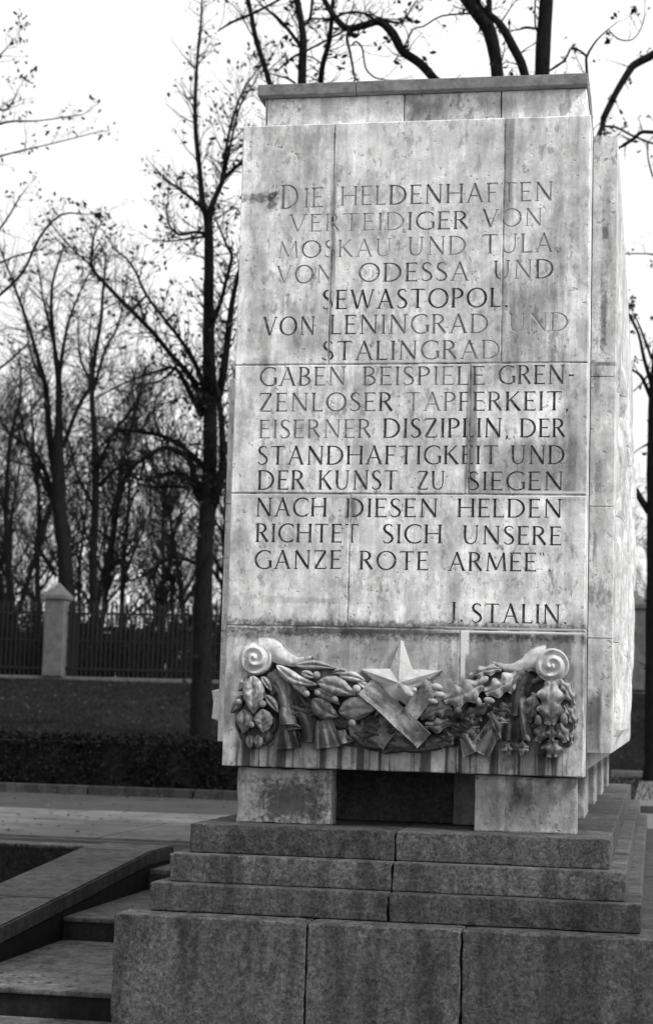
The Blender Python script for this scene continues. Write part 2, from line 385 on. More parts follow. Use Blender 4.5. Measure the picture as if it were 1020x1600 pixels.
# kerb returning left, and the lawn slope it edges
k3 = thing('border_kerb', 'pale stone edging running left from the top of the stair wall', 'kerb', (-6, 4.4, ZP))
x = -2.724
while x > -20:
    box('kerb_stone', x-1.5, x-.006, 4.16, 4.42, ZP-.3, ZP+.095, M_cop, k3); x -= 1.5
def slope():
    xs = np.linspace(-30, -2.722, 40); ys = np.linspace(-6, 4.17, 40); pz = [(y, z) for y, z in prof]
    def zz(y):
        P = pz[::-1]
        return float(np.interp(y, [p[0] for p in P], [p[1] for p in P]))-.05
    vs = [(x, y, zz(y)+.02*noise.noise(Vector((x*2, y*2, 1)))) for y in ys for x in xs]; n = len(xs)
    fs = [(j*n+i, j*n+i+1, (j+1)*n+i+1, (j+1)*n+i) for j in range(39) for i in range(n-1)]
    link('lawn', mesh('lawn', vs, fs, True), None, M_lawn, 'structure')
    V = []; F = []
    for k in range(16000):
        x = -2.74-abs(rnd.gauss(0, 1.2)); y = rnd.uniform(-1, 4.14); z = zz(y)-.01; h = rnd.uniform(.025, .06); a = rnd.uniform(0, 6.28)
        dx, dy = math.cos(a)*.004, math.sin(a)*.004; lx, ly = rnd.gauss(0, .015), rnd.gauss(0, .015); b = len(V)
        V += [(x-dx, y-dy, z), (x+dx, y+dy, z), (x+lx, y+ly, z+h)]; F.append((b, b+1, b+2))
    o = link('grass', mesh('grass', V, F), None, M_grass, 'stuff'); o['label'] = 'short rough grass beside the sloping stair wall'; o['category'] = 'grass'
slope()

# ------------------------------------------------------------------ the monument
mon = thing('memorial_stone', 'tall pale memorial block with German inscription, carved garland and star, on stepped granite', 'monument', (0, 0, ZG))
ZS = [0, .6667, 1.304, 1.932, 3.134]; FT = .30; HW = .85
# ---- lettering: stroke alphabet, cap height 1. stroke = list of (x, y, halfwidth)
T, t = .068, .034
def ser(x, y, w=.10): return [(x-w, y, .022), (x, y, .03), (x+w, y, .022)]
def stem(x, y0=0, y1=1, h=T, s0=True, s1=True):
    r = [[(x, y0, h*1.25), (x, y0+.1*(y1-y0), h), (x, y1-.1*(y1-y0), h), (x, y1, h*1.25)]]
    if s0: r.append(ser(x, y0+.02))
    if s1: r.append(ser(x, y1-.02))
    return r
def arc(cx, cy, rx, ry, a0, a1, n=14, thick=T, thin=t, rot=0):
    p = []
    for i in range(n+1):
        a = R(a0+(a1-a0)*i/n); wgt = abs(math.cos(a+rot))**1.5
        p.append((cx+rx*math.cos(a), cy+ry*math.sin(a), thin+(thick-thin)*wgt))
    return [p]
def ln(x0, y0, x1, y1, h0=T, h1=None): return [[(x0, y0, h0), (x1, y1, h1 if h1 else h0)]]
def bar(x0, x1, y, up=0):
    r = [[(x0, y, .032), (x1-.06, y, .036), (x1, y, .05)]]
    if up: r.append([(x1-.012, y-.0, .022), (x1-.0, y+up, .014)])
    return r
G = {
 'A': (.80, ln(.40, 1.02, .08, 0, t, t*1.1)+ln(.38, 1.02, .72, 0, T, T)+[[(.2, .36, .03), (.6, .36, .03)]]+[ser(.08, .02), ser(.73, .02)]),
 'B': (.62, stem(.10)+arc(.22, .75, .26, .235, 90, -90)+arc(.22, .26, .32, .25, 90, -90)+[[(.1, .985, .032), (.22, .985, .032)], [(.1, .51, .03), (.22, .51, .03)], [(.1, .015, .032), (.22, .015, .032)]]),
 'C': (.80, arc(.50, .5, .44, .49, 52, 308, 20)+[[(.77, .9, .02), (.78, .76, .02)], [(.77, .1, .02), (.8, .2, .02)]]),
 'D': (.84, stem(.10)+arc(.28, .5, .48, .485, 90, -90, 18)+[[(.1, .985, .032), (.28, .985, .032)], [(.1, .015, .032), (.28, .015, .032)]]),
 'E': (.56, stem(.10)+bar(.1, .52, .975, -.1)+bar(.1, .46, .52)+bar(.1, .54, .025, .1)),
 'F': (.54, stem(.10)+bar(.1, .52, .975, -.1)+bar(.1, .45, .5)),
 'G': (.84, arc(.50, .5, .44, .49, 52, 300, 20)+[[(.78, .42, T*1.1), (.78, .06, T)]]+[ser(.76, .43), [(.77, .9, .02), (.78, .76, .02)]]),
 'H': (.82, stem(.10)+stem(.72)+[[(.1, .52, .032), (.72, .52, .032)]]),
 'I': (.22, stem(.11)),
 'J': (.34, [[(.22, 1, T*1.2), (.22, .9, T), (.22, .12, T), (.16, -.08, t), (.0, -.14, .03)]]+[ser(.22, .98)]),
 'K': (.72, stem(.10)+ln(.58, .98, .14, .48, t, t)+ln(.24, .58, .66, 0, T, T*1.1)+[ser(.6, .98, .08), ser(.66, .02, .08)]),
 'L': (.54, stem(.10)+bar(.1, .52, .025, .12)),
 'M': (.98, ln(.16, 1, .09, 0, t, t)+ln(.15, 1.0, .5, .05, T, T)+ln(.84, 1, .5, .05, t, t)+ln(.83, 1, .9, 0, T, T)+[ser(.09, .02, .08), ser(.9, .02, .1)]),
 'N': (.86, ln(.13, .98, .13, 0, t*1.1, t*1.1)+ln(.12, 1.0, .74, .0, T*1.1, T*1.1)+ln(.74, 1, .74, 0, t*1.1, t*1.1)+[ser(.13, .02), ser(.74, .98)]),
 'O': (.98, arc(.49, .5, .43, .49, 0, 360, 26)),
 'P': (.58, stem(.10)+arc(.24, .74, .27, .245, 90, -90)+[[(.1, .985, .032), (.24, .985, .032)], [(.1, .495, .03), (.24, .495, .03)]]),
 'R': (.68, stem(.10)+arc(.24, .75, .26, .235, 90, -90)+[[(.1, .985, .032), (.24, .985, .032)], [(.1, .515, .03), (.28, .515, .03)]]+ln(.28, .52, .62, 0, T, T*1.15)),
 'S': (.52, [[(.45, .86, .03), (.38, .96, t), (.25, .99, t), (.12, .92, T*.8), (.07, .77, T), (.13, .63, T), (.28, .51, T*1.1), (.42, .39, T), (.47, .24, T), (.41, .09, T*.8), (.26, .01, t), (.12, .04, t), (.04, .15, .03)]]),
 'T': (.72, stem(.36, s1=False)+[[(.03, .9, .02), (.04, .975, .03), (.36, .975, .036), (.68, .975, .03), (.69, .9, .02)]]),
 'U': (.80, [[(.12, 1, T*1.2), (.12, .9, T), (.12, .35, T), (.17, .12, T*.9), (.32, .015, t), (.46, .02, t), (.6, .12, t), (.67, .35, t), (.67, 1, t)]]+[ser(.12, .98), ser(.67, .98)]),
 'V': (.80, ln(.08, 1, .4, .0, T, T)+ln(.72, 1, .41, .0, t, t)+[ser(.08, .98), ser(.72, .98)]),
 'W': (1.18, ln(.08, 1, .36, .0, T, T)+ln(.6, 1, .37, 0, t, t)+ln(.58, 1, .84, 0, T, T)+ln(1.1, 1, .85, 0, t, t)+[ser(.08, .98, .08), ser(1.1, .98, .08)]),
 'Z': (.66, [[(.06, .975, .034), (.58, .975, .034)]]+ln(.57, .96, .09, .04, T, T)+[[(.07, .025, .034), (.6, .025, .034)], [(.6, .02, .03), (.62, .16, .02)], [(.06, .97, .03), (.05, .85, .02)]]),
 '.': (.20, [[(.1, -.02, .055), (.1, .09, .055)]]),
 ',': (.20, [[(.11, .09, .055), (.1, -.02, .05), (.06, -.12, .02)]]),
 '-': (.36, [[(.04, .46, .05), (.32, .46, .05)]]),
 '"': (.26, [[(.05, 1.02, .04), (.07, .84, .02)], [(.18, 1.02, .04), (.20, .84, .02)]]),
 '_': (.26, [[(.05, 1.04, .03), (.03, .94, .025), (.0, .88, .02)], [(.17, 1.04, .03), (.15, .94, .025), (.12, .88, .02)]]),
}
# word: text, left x, right x, top/bottom at left, top/bottom at right, fade (per letter list or number)
WORDS = [
 ('_', 424, 436, 290, 322, 290, 322, .55), ('D', 438, 466, 289, 326, 288, 325, .5), ('IE', 474, 505, 294, 324, 292, 323, .6),
 ('HELDENHAFTEN', 531, 864, 291, 321, 283, 313, [.7, .65, .6, .25, .3, .3, .35, .35, .6, .5, .55, .5]),
 ('VERTEIDIGER', 451, 732, 335, 362, 329, 357, [.6, .65, .7, .8, .85, .6, .75, .3, .2, .2, .2]), ('VON', 753, 847, 327, 355, 324, 352, [.35, .6, .7]),
 ('MOSKAU', 434, 612, 377, 403, 372, 400, [.7, .35, .5, .7, .75, .85]), ('UND', 636, 728, 370, 399, 368, 397, [.45, .55, .5]), ('TULA,', 753, 874, 366, 396, 363, 393, [.3, .5, .6, .55, .5]),
 ('VON', 431, 520, 415, 443, 413, 441, [.75, .4, .75]), ('ODESSA', 559, 732, 411, 440, 409, 438, [.35, .15, .2, .2, .3, .4]), ('UND', 770, 865, 407, 436, 404, 434, [.25, .6, .2]),
 ('SEWASTOPOL.', 503, 794, 453, 483, 449, 479, 0.02),
 ('VON', 410, 492, 495, 524, 494, 523, [.1, .05, .1]), ('LENINGRAD', 515, 763, 492, 522, 490, 520, [.2, .2, .15, .3, .3, .4, .45, .3, .45]), ('UND', 794, 888, 489, 518, 488, 517, [.65, .85, .75]),
 ('STALINGRAD', 503, 781, 533, 563, 531, 560, [.05, .1, .15, .1, .2, .3, .35, .3, .4, .6]),
 ('GABEN', 405, 540, 574, 603, 573, 602, [.2, .3, .3, .45, .6]), ('BEISPIELE', 566, 757, 573, 602, 572, 601, [.4, .4, .45, .4, .4, .6, .7, .3, .25]), ('GREN-', 778, 898, 571, 600, 570, 600, [.15, .2, .2, .15, .2]),
 ('ZENLOSER', 404, 614, 614, 643, 613, 642, [.25, .35, .5, .4, .35, .35, .3, .1]), ('TAPFERKEIT,', 633, 889, 613, 642, 611, 641, [.7, .7, .6, .25, .2, .25, .05, .05, .05, .05, .1]),
 ('EISERNER', 404, 580, 656, 685, 655, 684, [.6, .6, .5, .55, .6, .7, .6, .35]), ('DISZIPLIN,', 598, 795, 654, 684, 653, 683, 0), ('DER', 812, 883, 654, 683, 654, 683, 0),
 ('STANDHAFTIGKEIT', 402, 778, 697, 726, 696, 725, .05), ('UND', 797, 882, 696, 725, 696, 725, .05),
 ('DER', 402, 476, 735, 765, 735, 765, .05), ('KUNST', 497, 621, 735, 765, 735, 765, .1), ('ZU', 651, 695, 736, 765, 736, 765, .1), ('SIEGEN', 730, 880, 737, 766, 737, 766, .05),
 ('NACH', 399, 510, 778, 807, 778, 807, 0), ('DIESEN', 540, 684, 779, 808, 779, 808, 0), ('HELDEN', 714, 878, 779, 808, 780, 809, 0),
 ('RICHTET', 399, 560, 818, 847, 819, 848, 0), ('SICH', 597, 690, 819, 849, 820, 849, 0), ('UNSERE', 722, 877, 821, 850, 823, 852, 0),
 ('GANZE', 397, 533, 860, 889, 860, 889, 0), ('ROTE', 561, 669, 861, 890, 862, 891, 0), ('ARMEE".', 700, 862, 863, 892, 864, 893, 0),
 ('J.', 701, 724, 941, 971, 941, 971, .1), ('STALIN.', 736, 886, 943, 973, 945, 975, .05),
]
def capends(s):
    if len(s) < 2 or s[0][:2] == s[-1][:2]: return s
    def ins(a, b):
        L = math.hypot(b[0]-a[0], b[1]-a[1]); f = min(.45, a[2]/max(L, 1e-9)); return tuple(a[k]+(b[k]-a[k])*f for k in range(3))
    return [s[0], ins(s[0], s[1])]+s[1:-1]+[ins(s[-1], s[-2]), s[-1]]
letters = []   # each: (strokes in metres on the face, bbox, fade)
for (txt, xa, xb, ta, ba, tb, bb, fade) in WORDS:
    A0, A1, B0, B1 = at(xa, ba, 0), at(xa, ta, 0), at(xb, bb, 0), at(xb, tb, 0)
    gap = .13; adv = [G[ch][0] for ch in txt]; tot = sum(adv)+gap*(len(txt)-1)
    wm = B0.x-A0.x; cur = 0
    for i, ch in enumerate(txt):
        S = []
        for s in G[ch][1]:
            q_ = []
            for (u, v, h) in s:
                f = (cur+u)/tot; x = A0.x+wm*f; zb = A0.z+(B0.z-A0.z)*f; ca = (A1.z-A0.z)*(1-f)+(B1.z-B0.z)*f
                q_.append((x, zb+v*ca, h*ca*1.04))
            S.append(q_)
        xs = [p[0] for s in S for p in s]; zs = [p[1] for s in S for p in s]
        S = [capends(s) for s in S]
        letters.append((S, (min(xs)-.012, max(xs)+.012, min(zs)-.012, max(zs)+.012), fade[i] if isinstance(fade, list) else fade))
        cur += adv[i]+gap
DEPTH = 1.0
def depth_in(S, x, z):
    best = -1
    for s in S:
        for (x0, z0, h0), (x1, z1, h1) in zip(s[:-1], s[1:]):
            dx, dz = x1-x0, z1-z0; L2 = dx*dx+dz*dz
            if L2 < 1e-12: continue
            tt = ((x-x0)*dx+(z-z0)*dz)/L2
            if tt < -.02 or tt > 1.02:
                continue
            L = math.sqrt(L2); d = abs((x-x0)*dz-(z-z0)*dx)/L; h = h0+(h1-h0)*min(1, max(0, tt)); v = h-d
            if (x0, z0) == s[0][:2] and not s[0][:2] == s[-1][:2]: v = min(v, tt*L)
            if (x1, z1) == s[-1][:2] and not s[0][:2] == s[-1][:2]: v = min(v, (1-tt)*L)
            if v > best: best = v
        # rounded inner joints
        for (x0, z0, h0) in s[1:-1]:
            d = math.hypot(x-x0, z-z0)
            if h0-d > best: best = h0-d
    return best
def outline(s):
    """left and right offset points of a stroke"""
    Lp, Rp = [], []; n = len(s)
    for i, (x, z, h) in enumerate(s):
        a = s[max(0, i-1)]; b = s[min(n-1, i+1)]; dx, dz = b[0]-a[0], b[1]-a[1]; l = math.hypot(dx, dz) or 1
        nx, nz = -dz/l, dx/l
        Lp.append((x+nx*h, z+nz*h)); Rp.append((x-nx*h, z-nz*h))
    return Lp, Rp
def chips(x0, x1, z0, z1, step=.03, amp=.0011, seed=0):
    pts = []
    def edge(a, b):
        L = math.hypot(b[0]-a[0], b[1]-a[1]); n = max(1, int(L/step))
        for i in range(n):
            f = i/n; x, z = a[0]+(b[0]-a[0])*f, a[1]+(b[1]-a[1])*f
            if i:
                k = max(0, noise.noise(Vector((x*17+seed, z*17, seed)))-.05)*amp*4+abs(noise.noise(Vector((x*60, z*60, seed))))*amp
                cx, cz = (x0+x1)/2, (z0+z1)/2
                if abs(a[0]-b[0]) > abs(a[1]-b[1]): z += k*(1 if z < cz else -1)
                else: x += k*(1 if x < cx else -1)
            pts.append((x, z))
    edge((x0, z0), (x1, z0)); edge((x1, z0), (x1, z1)); edge((x1, z1), (x0, z1)); edge((x0, z1), (x0, z0))
    return pts
def front_stone(x0, x1, z0, z1, seed):
    g = .0018; x0 += g; x1 -= g; z0 += g; z1 -= g; b = .0045
    ring = chips(x0+b, x1-b, z0+b, z1-b, seed=seed)
    pts = [Vector(p) for p in ring]; n0 = len(pts); edges = [(i, (i+1) % n0) for i in range(n0)]
    mine = [k for k, l in enumerate(letters) if l[1][1] > x0 and l[1][0] < x1 and l[1][3] > z0 and l[1][2] < z1]
    for k in mine:
        for s in letters[k][0]:
            Lp, Rp = outline(s); c0 = len(pts); n = len(s)
            pts += [Vector(p) for p in Lp]+[Vector(p) for p in Rp]+[Vector(p[:2]) for p in s]
            for i in range(n-1):
                edges += [(c0+i, c0+i+1), (c0+n+i, c0+n+i+1), (c0+2*n+i, c0+2*n+i+1)]
            edges += [(c0, c0+2*n), (c0+2*n, c0+n), (c0+n-1, c0+3*n-1), (c0+3*n-1, c0+2*n-1)]
    # a sprinkling of interior points keeps triangles well shaped
    v2, e2, f2, _, _, _ = delaunay_2d_cdt(pts, edges, [], 0, 1e-6)
    inside_poly = ring
    def inring(x, z): return x0+b-1e-4 < x < x1-b+1e-4 and z0+b-1e-4 < z < z1-b+1e-4
    def inr(x, z):
        c = False; j = len(ring)-1
        for i in range(len(ring)):
            xi, zi = ring[i]; xj, zj = ring[j]
            if (zi > z) != (zj > z) and x < (xj-xi)*(z-zi)/(zj-zi)+xi: c = not c
            j = i
        return c
    dep = [0.0]*len(v2)
    boxes = [(k, letters[k][1]) for k in mine]
    for i, v in enumerate(v2):
        for k, bx in boxes:
            if bx[0] <= v.x <= bx[1] and bx[2] <= v.y <= bx[3]:
                d = depth_in(letters[k][0], v.x, v.y)
                if d > 1e-5: dep[i] = max(dep[i], d*DEPTH)
    stone = []; lets = {}
    for f in f2:
        cx = sum(v2[i].x for i in f)/len(f); cz = sum(v2[i].y for i in f)/len(f)
        if not inring(cx, cz) or (min(cx-x0, x1-cx, cz-z0, z1-cz) < .03 and not inr(cx, cz)): continue
        hit = None
        for k, bx in boxes:
            if bx[0] <= cx <= bx[1] and bx[2] <= cz <= bx[3] and depth_in(letters[k][0], cx, cz) > 5e-5:
                hit = k; break
        if hit is None: stone.append(f)
        else: lets.setdefault(hit, []).append(f)
    for f in stone:
        for i in f: dep[i] = 0.0
    P3 = [Vector((v.x, dep[i], v.y)) for i, v in enumerate(v2)]
    # stone body: bevel ring + sides
    V = list(P3); F = [list(f) for f in stone]
    nr = len(ring); o1 = len(V)
    # outer ring at depth b
    for (x, z) in ring:
        xx = x0 if x < x0+b+.006 and abs(x-(x0+b)) <= .006 else x; 
        fx = (x-(x0+x1)/2)/((x1-x0)/2-b); fz = (z-(z0+z1)/2)/((z1-z0)/2-b)
        xx = x0 if fx < -.985 and x-x0 < .016 else (x1 if fx > .985 and x1-x < .016 else x)
        zz = z0 if z-z0 < .016 else (z1 if z1-z < .016 else z)
        V.append(Vector((xx, b, zz)))
    o2 = len(V)
    for i in range(nr): V.append(Vector((V[o1+i].x, FT, V[o1+i].z)))
    rr = {}
    for i, v in enumerate(v2): rr.setdefault((round(v.x, 5), round(v.y, 5)), i)
    ringid = [rr.get((round(x, 5), round(z, 5)), i) for i, (x, z) in enumerate(ring)]
    for i in range(nr):
        j = (i+1) % nr
        F.append([ringid[i], o1+i, o1+j, ringid[j]]); F.append([o1+i, o2+i, o2+j, o1+j])
    F.append([o2+i for i in range(nr)])
    used = sorted({i for f in F for i in f}); mp = {a: b_ for b_, a in enumerate(used)}
    so_ = part('stone_block', [V[i] for i in used], [[mp[i] for i in f] for f in F], M_front, mon)
    for k, fl in lets.items():
        used = sorted({i for f in fl for i in f}); mp = {a: b_ for b_, a in enumerate(used)}
        lo = part('letter', [V[i] for i in used], [[mp[i] for i in f] for f in fl], M_letter, so_)
        fv = letters[k][2]; fv = min(.92, fv*1.15+.06) if letters[k][1][2] > ZS[3]-.05 and fv > .04 else fv; lo.color = (fv, fv, fv, 1)
    return so_
X = lambda px, py, Y=0: at(px, py, Y).x
rows = [[-HW, X(716, 1100), HW], [-HW, X(545, 880), HW], [-HW, X(733, 670), HW], [-HW, X(520, 300), X(787, 300), HW]]
for r, xs in enumerate(rows):
    for a, b in zip(xs[:-1], xs[1:]): front_stone(a, b, ZS[r], ZS[r+1], r*7.3+a)
# mortar in the joints of the face
for r, xs in enumerate(rows):
    if r:
        vs, fs = block(-HW+.008, HW-.008, .003, .02, ZS[r]-.006, ZS[r]+.006, 0, 0); part('mortar', vs, fs, M_mortar, mon)
    for xv in xs[1:-1]:
        vs, fs = block(xv-.006, xv+.006, .0032, .02, ZS[r]+.008, ZS[r+1]-.008, 0, 0); part('mortar', vs, fs, M_mortar, mon)
# core behind the front slab
vs, fs = block(-HW+.01, HW-.01, FT-.02, 6.9, .02, 3.125, 0, 0); part('core', vs, fs, M_stone, mon)
# upper course and cap
ux = [-.775, X(417, 170, .15), X(632, 150, .15), X(783, 160, .15), .825]
for a, b in zip(ux[:-1], ux[1:]):
    vs, fs = block(a+.002, b-.002, .15, .6, 3.128, 3.3205, .005, .001, .08, a); part('upper_stone', vs, fs, M_front, mon)
for k in range(4):
    vs, fs = block(-.77, .82, .605+k*1.55, .6+(k+1)*1.55, 3.128, 3.3205, .005, .001, .3, k); part('upper_stone', vs, fs, M_front, mon)
cx = [-.808, X(556, 120, .1), .828]
for a, b in zip(cx[:-1], cx[1:]):
    for k, (ya, yb) in enumerate(((.10, 2.2), (2.204, 4.4), (4.404, 6.85))):
        vs, fs = block(a+.001, b-.001, ya, yb, 3.322, 3.379, .004, .0012, .1, a+k); part('cap_slab', vs, fs, M_cap, mon)

# side panels with carved reliefs
def bump(y, z, cy, cz, ry, rz, h):
    d = ((y-cy)/ry)**2+((z-cz)/rz)**2
    return h*math.sqrt(1-d) if d < 1 else 0
def relief_h(y, z, seed):
    h = 0
    for k in range(7):
        cy = .95+k*.85; s = noise.noise(Vector((k*3.1, seed, 0)))*.15; hz = 1.95+s-(.45 if k % 3 == 1 else 0)
        for (a, b_, ry, rz, hh) in ((0, hz, .13, .17, .09), (0, hz-.48, .24, .36, .085), (.1, hz-1.05, .13, .42, .07), (-.12, hz-1.02, .13, .45, .06), (.24, hz-.4, .09, .34, .075), (-.2, hz+.25, .05, .3, .04)):
            h = max(h, bump(y, z, cy+a, b_, ry, rz, hh))
    h = max(h, bump(y, z, 1.0, .26, .35, .16, .085 if seed > 0 else .2), bump(y, z, 3, .3, 1.6, .2, .05))
    edge = min(1, max(0, min(y-.42, 6.8-y, z-.16, 3.0-z)/.05))
    if seed < 0 and .85 < y < 1.25 and z < .36+.03*math.sin(y*40): h = .33+.04*noise.noise(Vector((y*9, z*9, 0)))
    return h*.5*edge+.012*noise.noise(Vector((y*4, z*4, seed)))*edge+.004*noise.noise(Vector((y*22, z*22, seed)))*edge
def side_stone(sg, y0, y1, z0, z1, x1, seed):
    g = .002; y0 += g; y1 -= g; z0 += g; z1 -= g; xi = HW+.0015
    ny = max(6, int((y1-y0)/.034)); nz = max(5, int((z1-z0)/.034)); V = []; F = []; b = .006
    for j in range(nz+1):
        for i in range(ny+1):
            y = y0+(y1-y0)*i/ny; z = z0+(z1-z0)*j/nz
            e = (i in (0, ny)) or (j in (0, nz))
            x = x1+relief_h(y, z, seed)-(b if e else 0)
            V.append((sg*x, y, z))
    n = ny+1
    for j in range(nz):
        for i in range(ny): F.append((j*n+i, j*n+i+1, (j+1)*n+i+1, (j+1)*n+i))
    rim = [i for i in range(n)]+[j*n+ny for j in range(1, nz+1)]+[nz*n+i for i in range(ny-1, -1, -1)]+[j*n for j in range(nz-1, 0, -1)]
    o = len(V)
    for r_ in rim: V.append((sg*xi, V[r_][1], V[r_][2]))
    m = len(rim)
    for i in range(m): F.append((rim[i], rim[(i+1) % m], o+(i+1) % m, o+i))
    F.append(tuple(o+i for i in range(m)))
    # the front end face gets its own subdivision through noise-free quads
    part('side_stone', V, F, M_side, mon)
sz = [.109, .655, 1.29, 1.925, 3.131]
ysp = [.31, 2.4, 4.7, 6.9]
for j in range(4):
    for i in range(3):
        side_stone(1, ysp[i], ysp[i+1], sz[j], sz[j+1], .972, 1.0)
        side_stone(-1, ysp[i], ysp[i+1], sz[j], sz[j+1] if j < 3 else 2.72, .955 if j < 3 else .925, -2.0)

# piers under the block
ZF = -.262
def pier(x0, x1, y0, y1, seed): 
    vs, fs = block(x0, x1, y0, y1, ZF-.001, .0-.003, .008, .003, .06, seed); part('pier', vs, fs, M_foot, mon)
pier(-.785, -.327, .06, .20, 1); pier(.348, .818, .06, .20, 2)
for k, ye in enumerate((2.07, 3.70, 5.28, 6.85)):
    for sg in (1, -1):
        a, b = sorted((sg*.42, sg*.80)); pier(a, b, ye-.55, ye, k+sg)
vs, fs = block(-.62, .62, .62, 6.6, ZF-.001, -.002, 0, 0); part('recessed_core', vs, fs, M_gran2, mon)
vs, fs = block(.20, .30, .5, .64, ZF-.001, -.003, .008, .003, .06, 9); part('pier', vs, fs, M_grime_shade, mon)

# granite steps: front stones, side stones
STEPS = [(-.945, .979, -.19, -.262, -.395), (-1.012, 1.052, -.285, -.395, -.522), (-1.075, 1.118, -.375, -.522, -.646)]
jx = [(617, 1315), (612, 1370), (606, 1420)]
for k, (xa, xb, yf, zt, zb) in enumerate(STEPS):
    j = X(jx[k][0], jx[k][1], yf)
    dz = .014
    for a, b in ((xa, j), (j, xb)):
        vs, fs = block(a+.002, b-.002, yf, yf+.62, zb+.002, zt, .006, .003, .06, k+a); part('step_stone', vs, fs, M_gran, mon)
    yb = 7.35+.1*k; ys = np.linspace(yf+.624, yb, 5)
    for ya, yc in zip(ys[:-1], ys[1:]):
        for a, b in ((xa+.003, xa+.45), (xb-.45, xb-.003)):
            vs, fs = block(a, b, ya+.002, yc-.002, zb+.002, zt-.001, .010, .002, .2, ya+a); part('step_stone', vs, fs, M_gran, mon)
    vs, fs = block(xa+.449, xb-.449, yf+.61, yb-.02, zb+.002, zt-.004, 0, 0); part('step_infill', vs, fs, M_gran2, mon)
# base
bx = [-1.19, X(478, 1500, -.54), X(721, 1500, -.54), 1.26]
for k, (a, b) in enumerate(zip(bx[:-1], bx[1:])):
    vs, fs = block(a+.003, b-.003, -.54, -.1, ZG-.02, -.648, .007, .0035, .05, k*3.3+1)
    part('base_stone', vs, fs, M_gran if k != 1 else M_gran, mon)
vs, fs = block(-1.188, 1.258, -.11, 7.7, ZG-.02, -.650, .01, 0); part('base_body', vs, fs, M_gran2, mon)

# ---- the carved garland
def rz(pt, s, ox, oy): return (ox+pt[0]/s, oy+pt[1]/s)
PA = lambda x, y: rz((x, y), 3.517, 350, 980)
PB = lambda x, y: rz((x, y), 3.4, 620, 980)
MPX = px2m(0)
gar = part('garland', *[[], []], M_relief, mon) if False else None
def sp_eval(P, f):
    n = len(P)-1
    if n == 1: a, b = P; return (a[0]+(b[0]-a[0])*f, a[1]+(b[1]-a[1])*f), (b[0]-a[0], b[1]-a[1])
    def cr(g):
        i = min(int(g*n), n-1); u = g*n-i
        p0 = P[max(0, i-1)]; p1 = P[i]; p2 = P[i+1]; p3 = P[min(n, i+2)]
        return tuple(.5*((2*p1[k])+(-p0[k]+p2[k])*u+(2*p0[k]-5*p1[k]+4*p2[k]-p3[k])*u*u+(-p0[k]+3*p1[k]-3*p2[k]+p3[k])*u**3) for k in range(2))
    a = cr(max(0, f-.02)); b = cr(min(1, f+.02)); return cr(f), (b[0]-a[0], b[1]-a[1])
def relief_strip(name, pts, wf, hf, lift, parent, ns=20, nu=12, back=.012):
    """a carved piece: spine in photo measurements, half-width wf(t) in px, height hf(t,u) in m above lift"""
    V = []; F = []
    for i in range(ns+1):
        tt = i/ns; (x, y), (dx, dy) = sp_eval(pts, tt); l = math.hypot(dx, dy) or 1; nx, ny = -dy/l, dx/l
        for j in range(nu+1):
            u = -1+2*j/nu; wv = wf(tt, u)
            p = at(x+nx*wv*u, y+ny*wv*u, 0); p.y = -(lift+hf(tt, u)); V.append(p)
    n = nu+1
    for i in range(ns):
        for j in range(nu): F.append((i*n+j, i*n+j+1, (i+1)*n+j+1, (i+1)*n+j))
    rim = list(range(n))+[i*n+nu for i in range(1, ns+1)]+[ns*n+j for j in range(nu-1, -1, -1)]+[i*n for i in range(ns-1, 0, -1)]
    o = len(V); cx = sum(V[r_].x for r_ in rim)/len(rim); cz = sum(V[r_].z for r_ in rim)/len(rim)
    for r_ in rim: V.append(Vector((cx+(V[r_].x-cx)*.94, min(back, 0.01), cz+(V[r_].z-cz)*.94)))
    m = len(rim)
    for i in range(m): F.append((rim[i], rim[(i+1) % m], o+(i+1) % m, o+i))
    V = [v+Vector((0, -.0055*noise.noise(v*38)-.004*noise.noise(v*95), 0)) if v.y < 0 else v for v in V]
    return part(name, V, F, CARVE[0], parent, True)
CARVE = [M_relief]
def leaf(pts, w, lift=.045, h=.03, parent=None, name='laurel_leaf'):
    wf = lambda t_, u: w*1.08*max(.03, math.sin(math.pi*min(1, max(0, t_))**.82))**1.15
    hf = lambda t_, u: h*(math.sin(math.pi*(t_*.9+.05))**.5)*(.72*(1-abs(u)**4)+.28*abs(u)*(1-abs(u)**6))-.010*math.exp(-(u/.13)**2)*math.sin(math.pi*t_)-(.006*abs(math.sin(t_*16+abs(u)*3)) if w > 12 else .002)
    return relief_strip(name, pts, wf, hf, lift, parent)
def oak(pts, w, lift=.045, h=.028, parent=None, lobes=3):
    def wf(t_, u): return w*max(.06, math.sin(math.pi*(t_*.93+.07)*.97)**.6)*(.84+.20*math.cos(2*math.pi*lobes*t_+.5*(1 if u > 0 else -1)))
    hf = lambda t_, u: h*(math.sin(math.pi*(t_*.9+.05))**.4)*(1-.55*abs(u)**2)+.010*math.cos(2*math.pi*lobes*t_)*abs(u)-.012*math.exp(-(u/.13)**2)
    return relief_strip('oak_leaf', pts, wf, hf, lift, parent, 26, 10)
def cloth(pts, w0, w1, folds=3, lift=.02, h=.03, parent=None, name='drapery'):
    wf = lambda t_, u: (w0+(w1-w0)*t_)
    hf = lambda t_, u: h*(1-.5*u*u)*(.7+.3*math.sin(math.pi*t_))+.5*h*math.sin(u*math.pi*folds+t_*2)*(.3+.7*t_)
    return relief_strip(name, pts, wf, hf, lift, parent, 12, 20)
def band(pts, w, lift, parent):
    wf = lambda t_, u: w
    hf = lambda t_, u: .012+.006*(abs(u) > .72)+.012*math.sin(t_*11+u)+.008*u*math.sin(t_*5)
    return relief_strip('ribbon', pts, wf, hf, lift, parent, 16, 12)
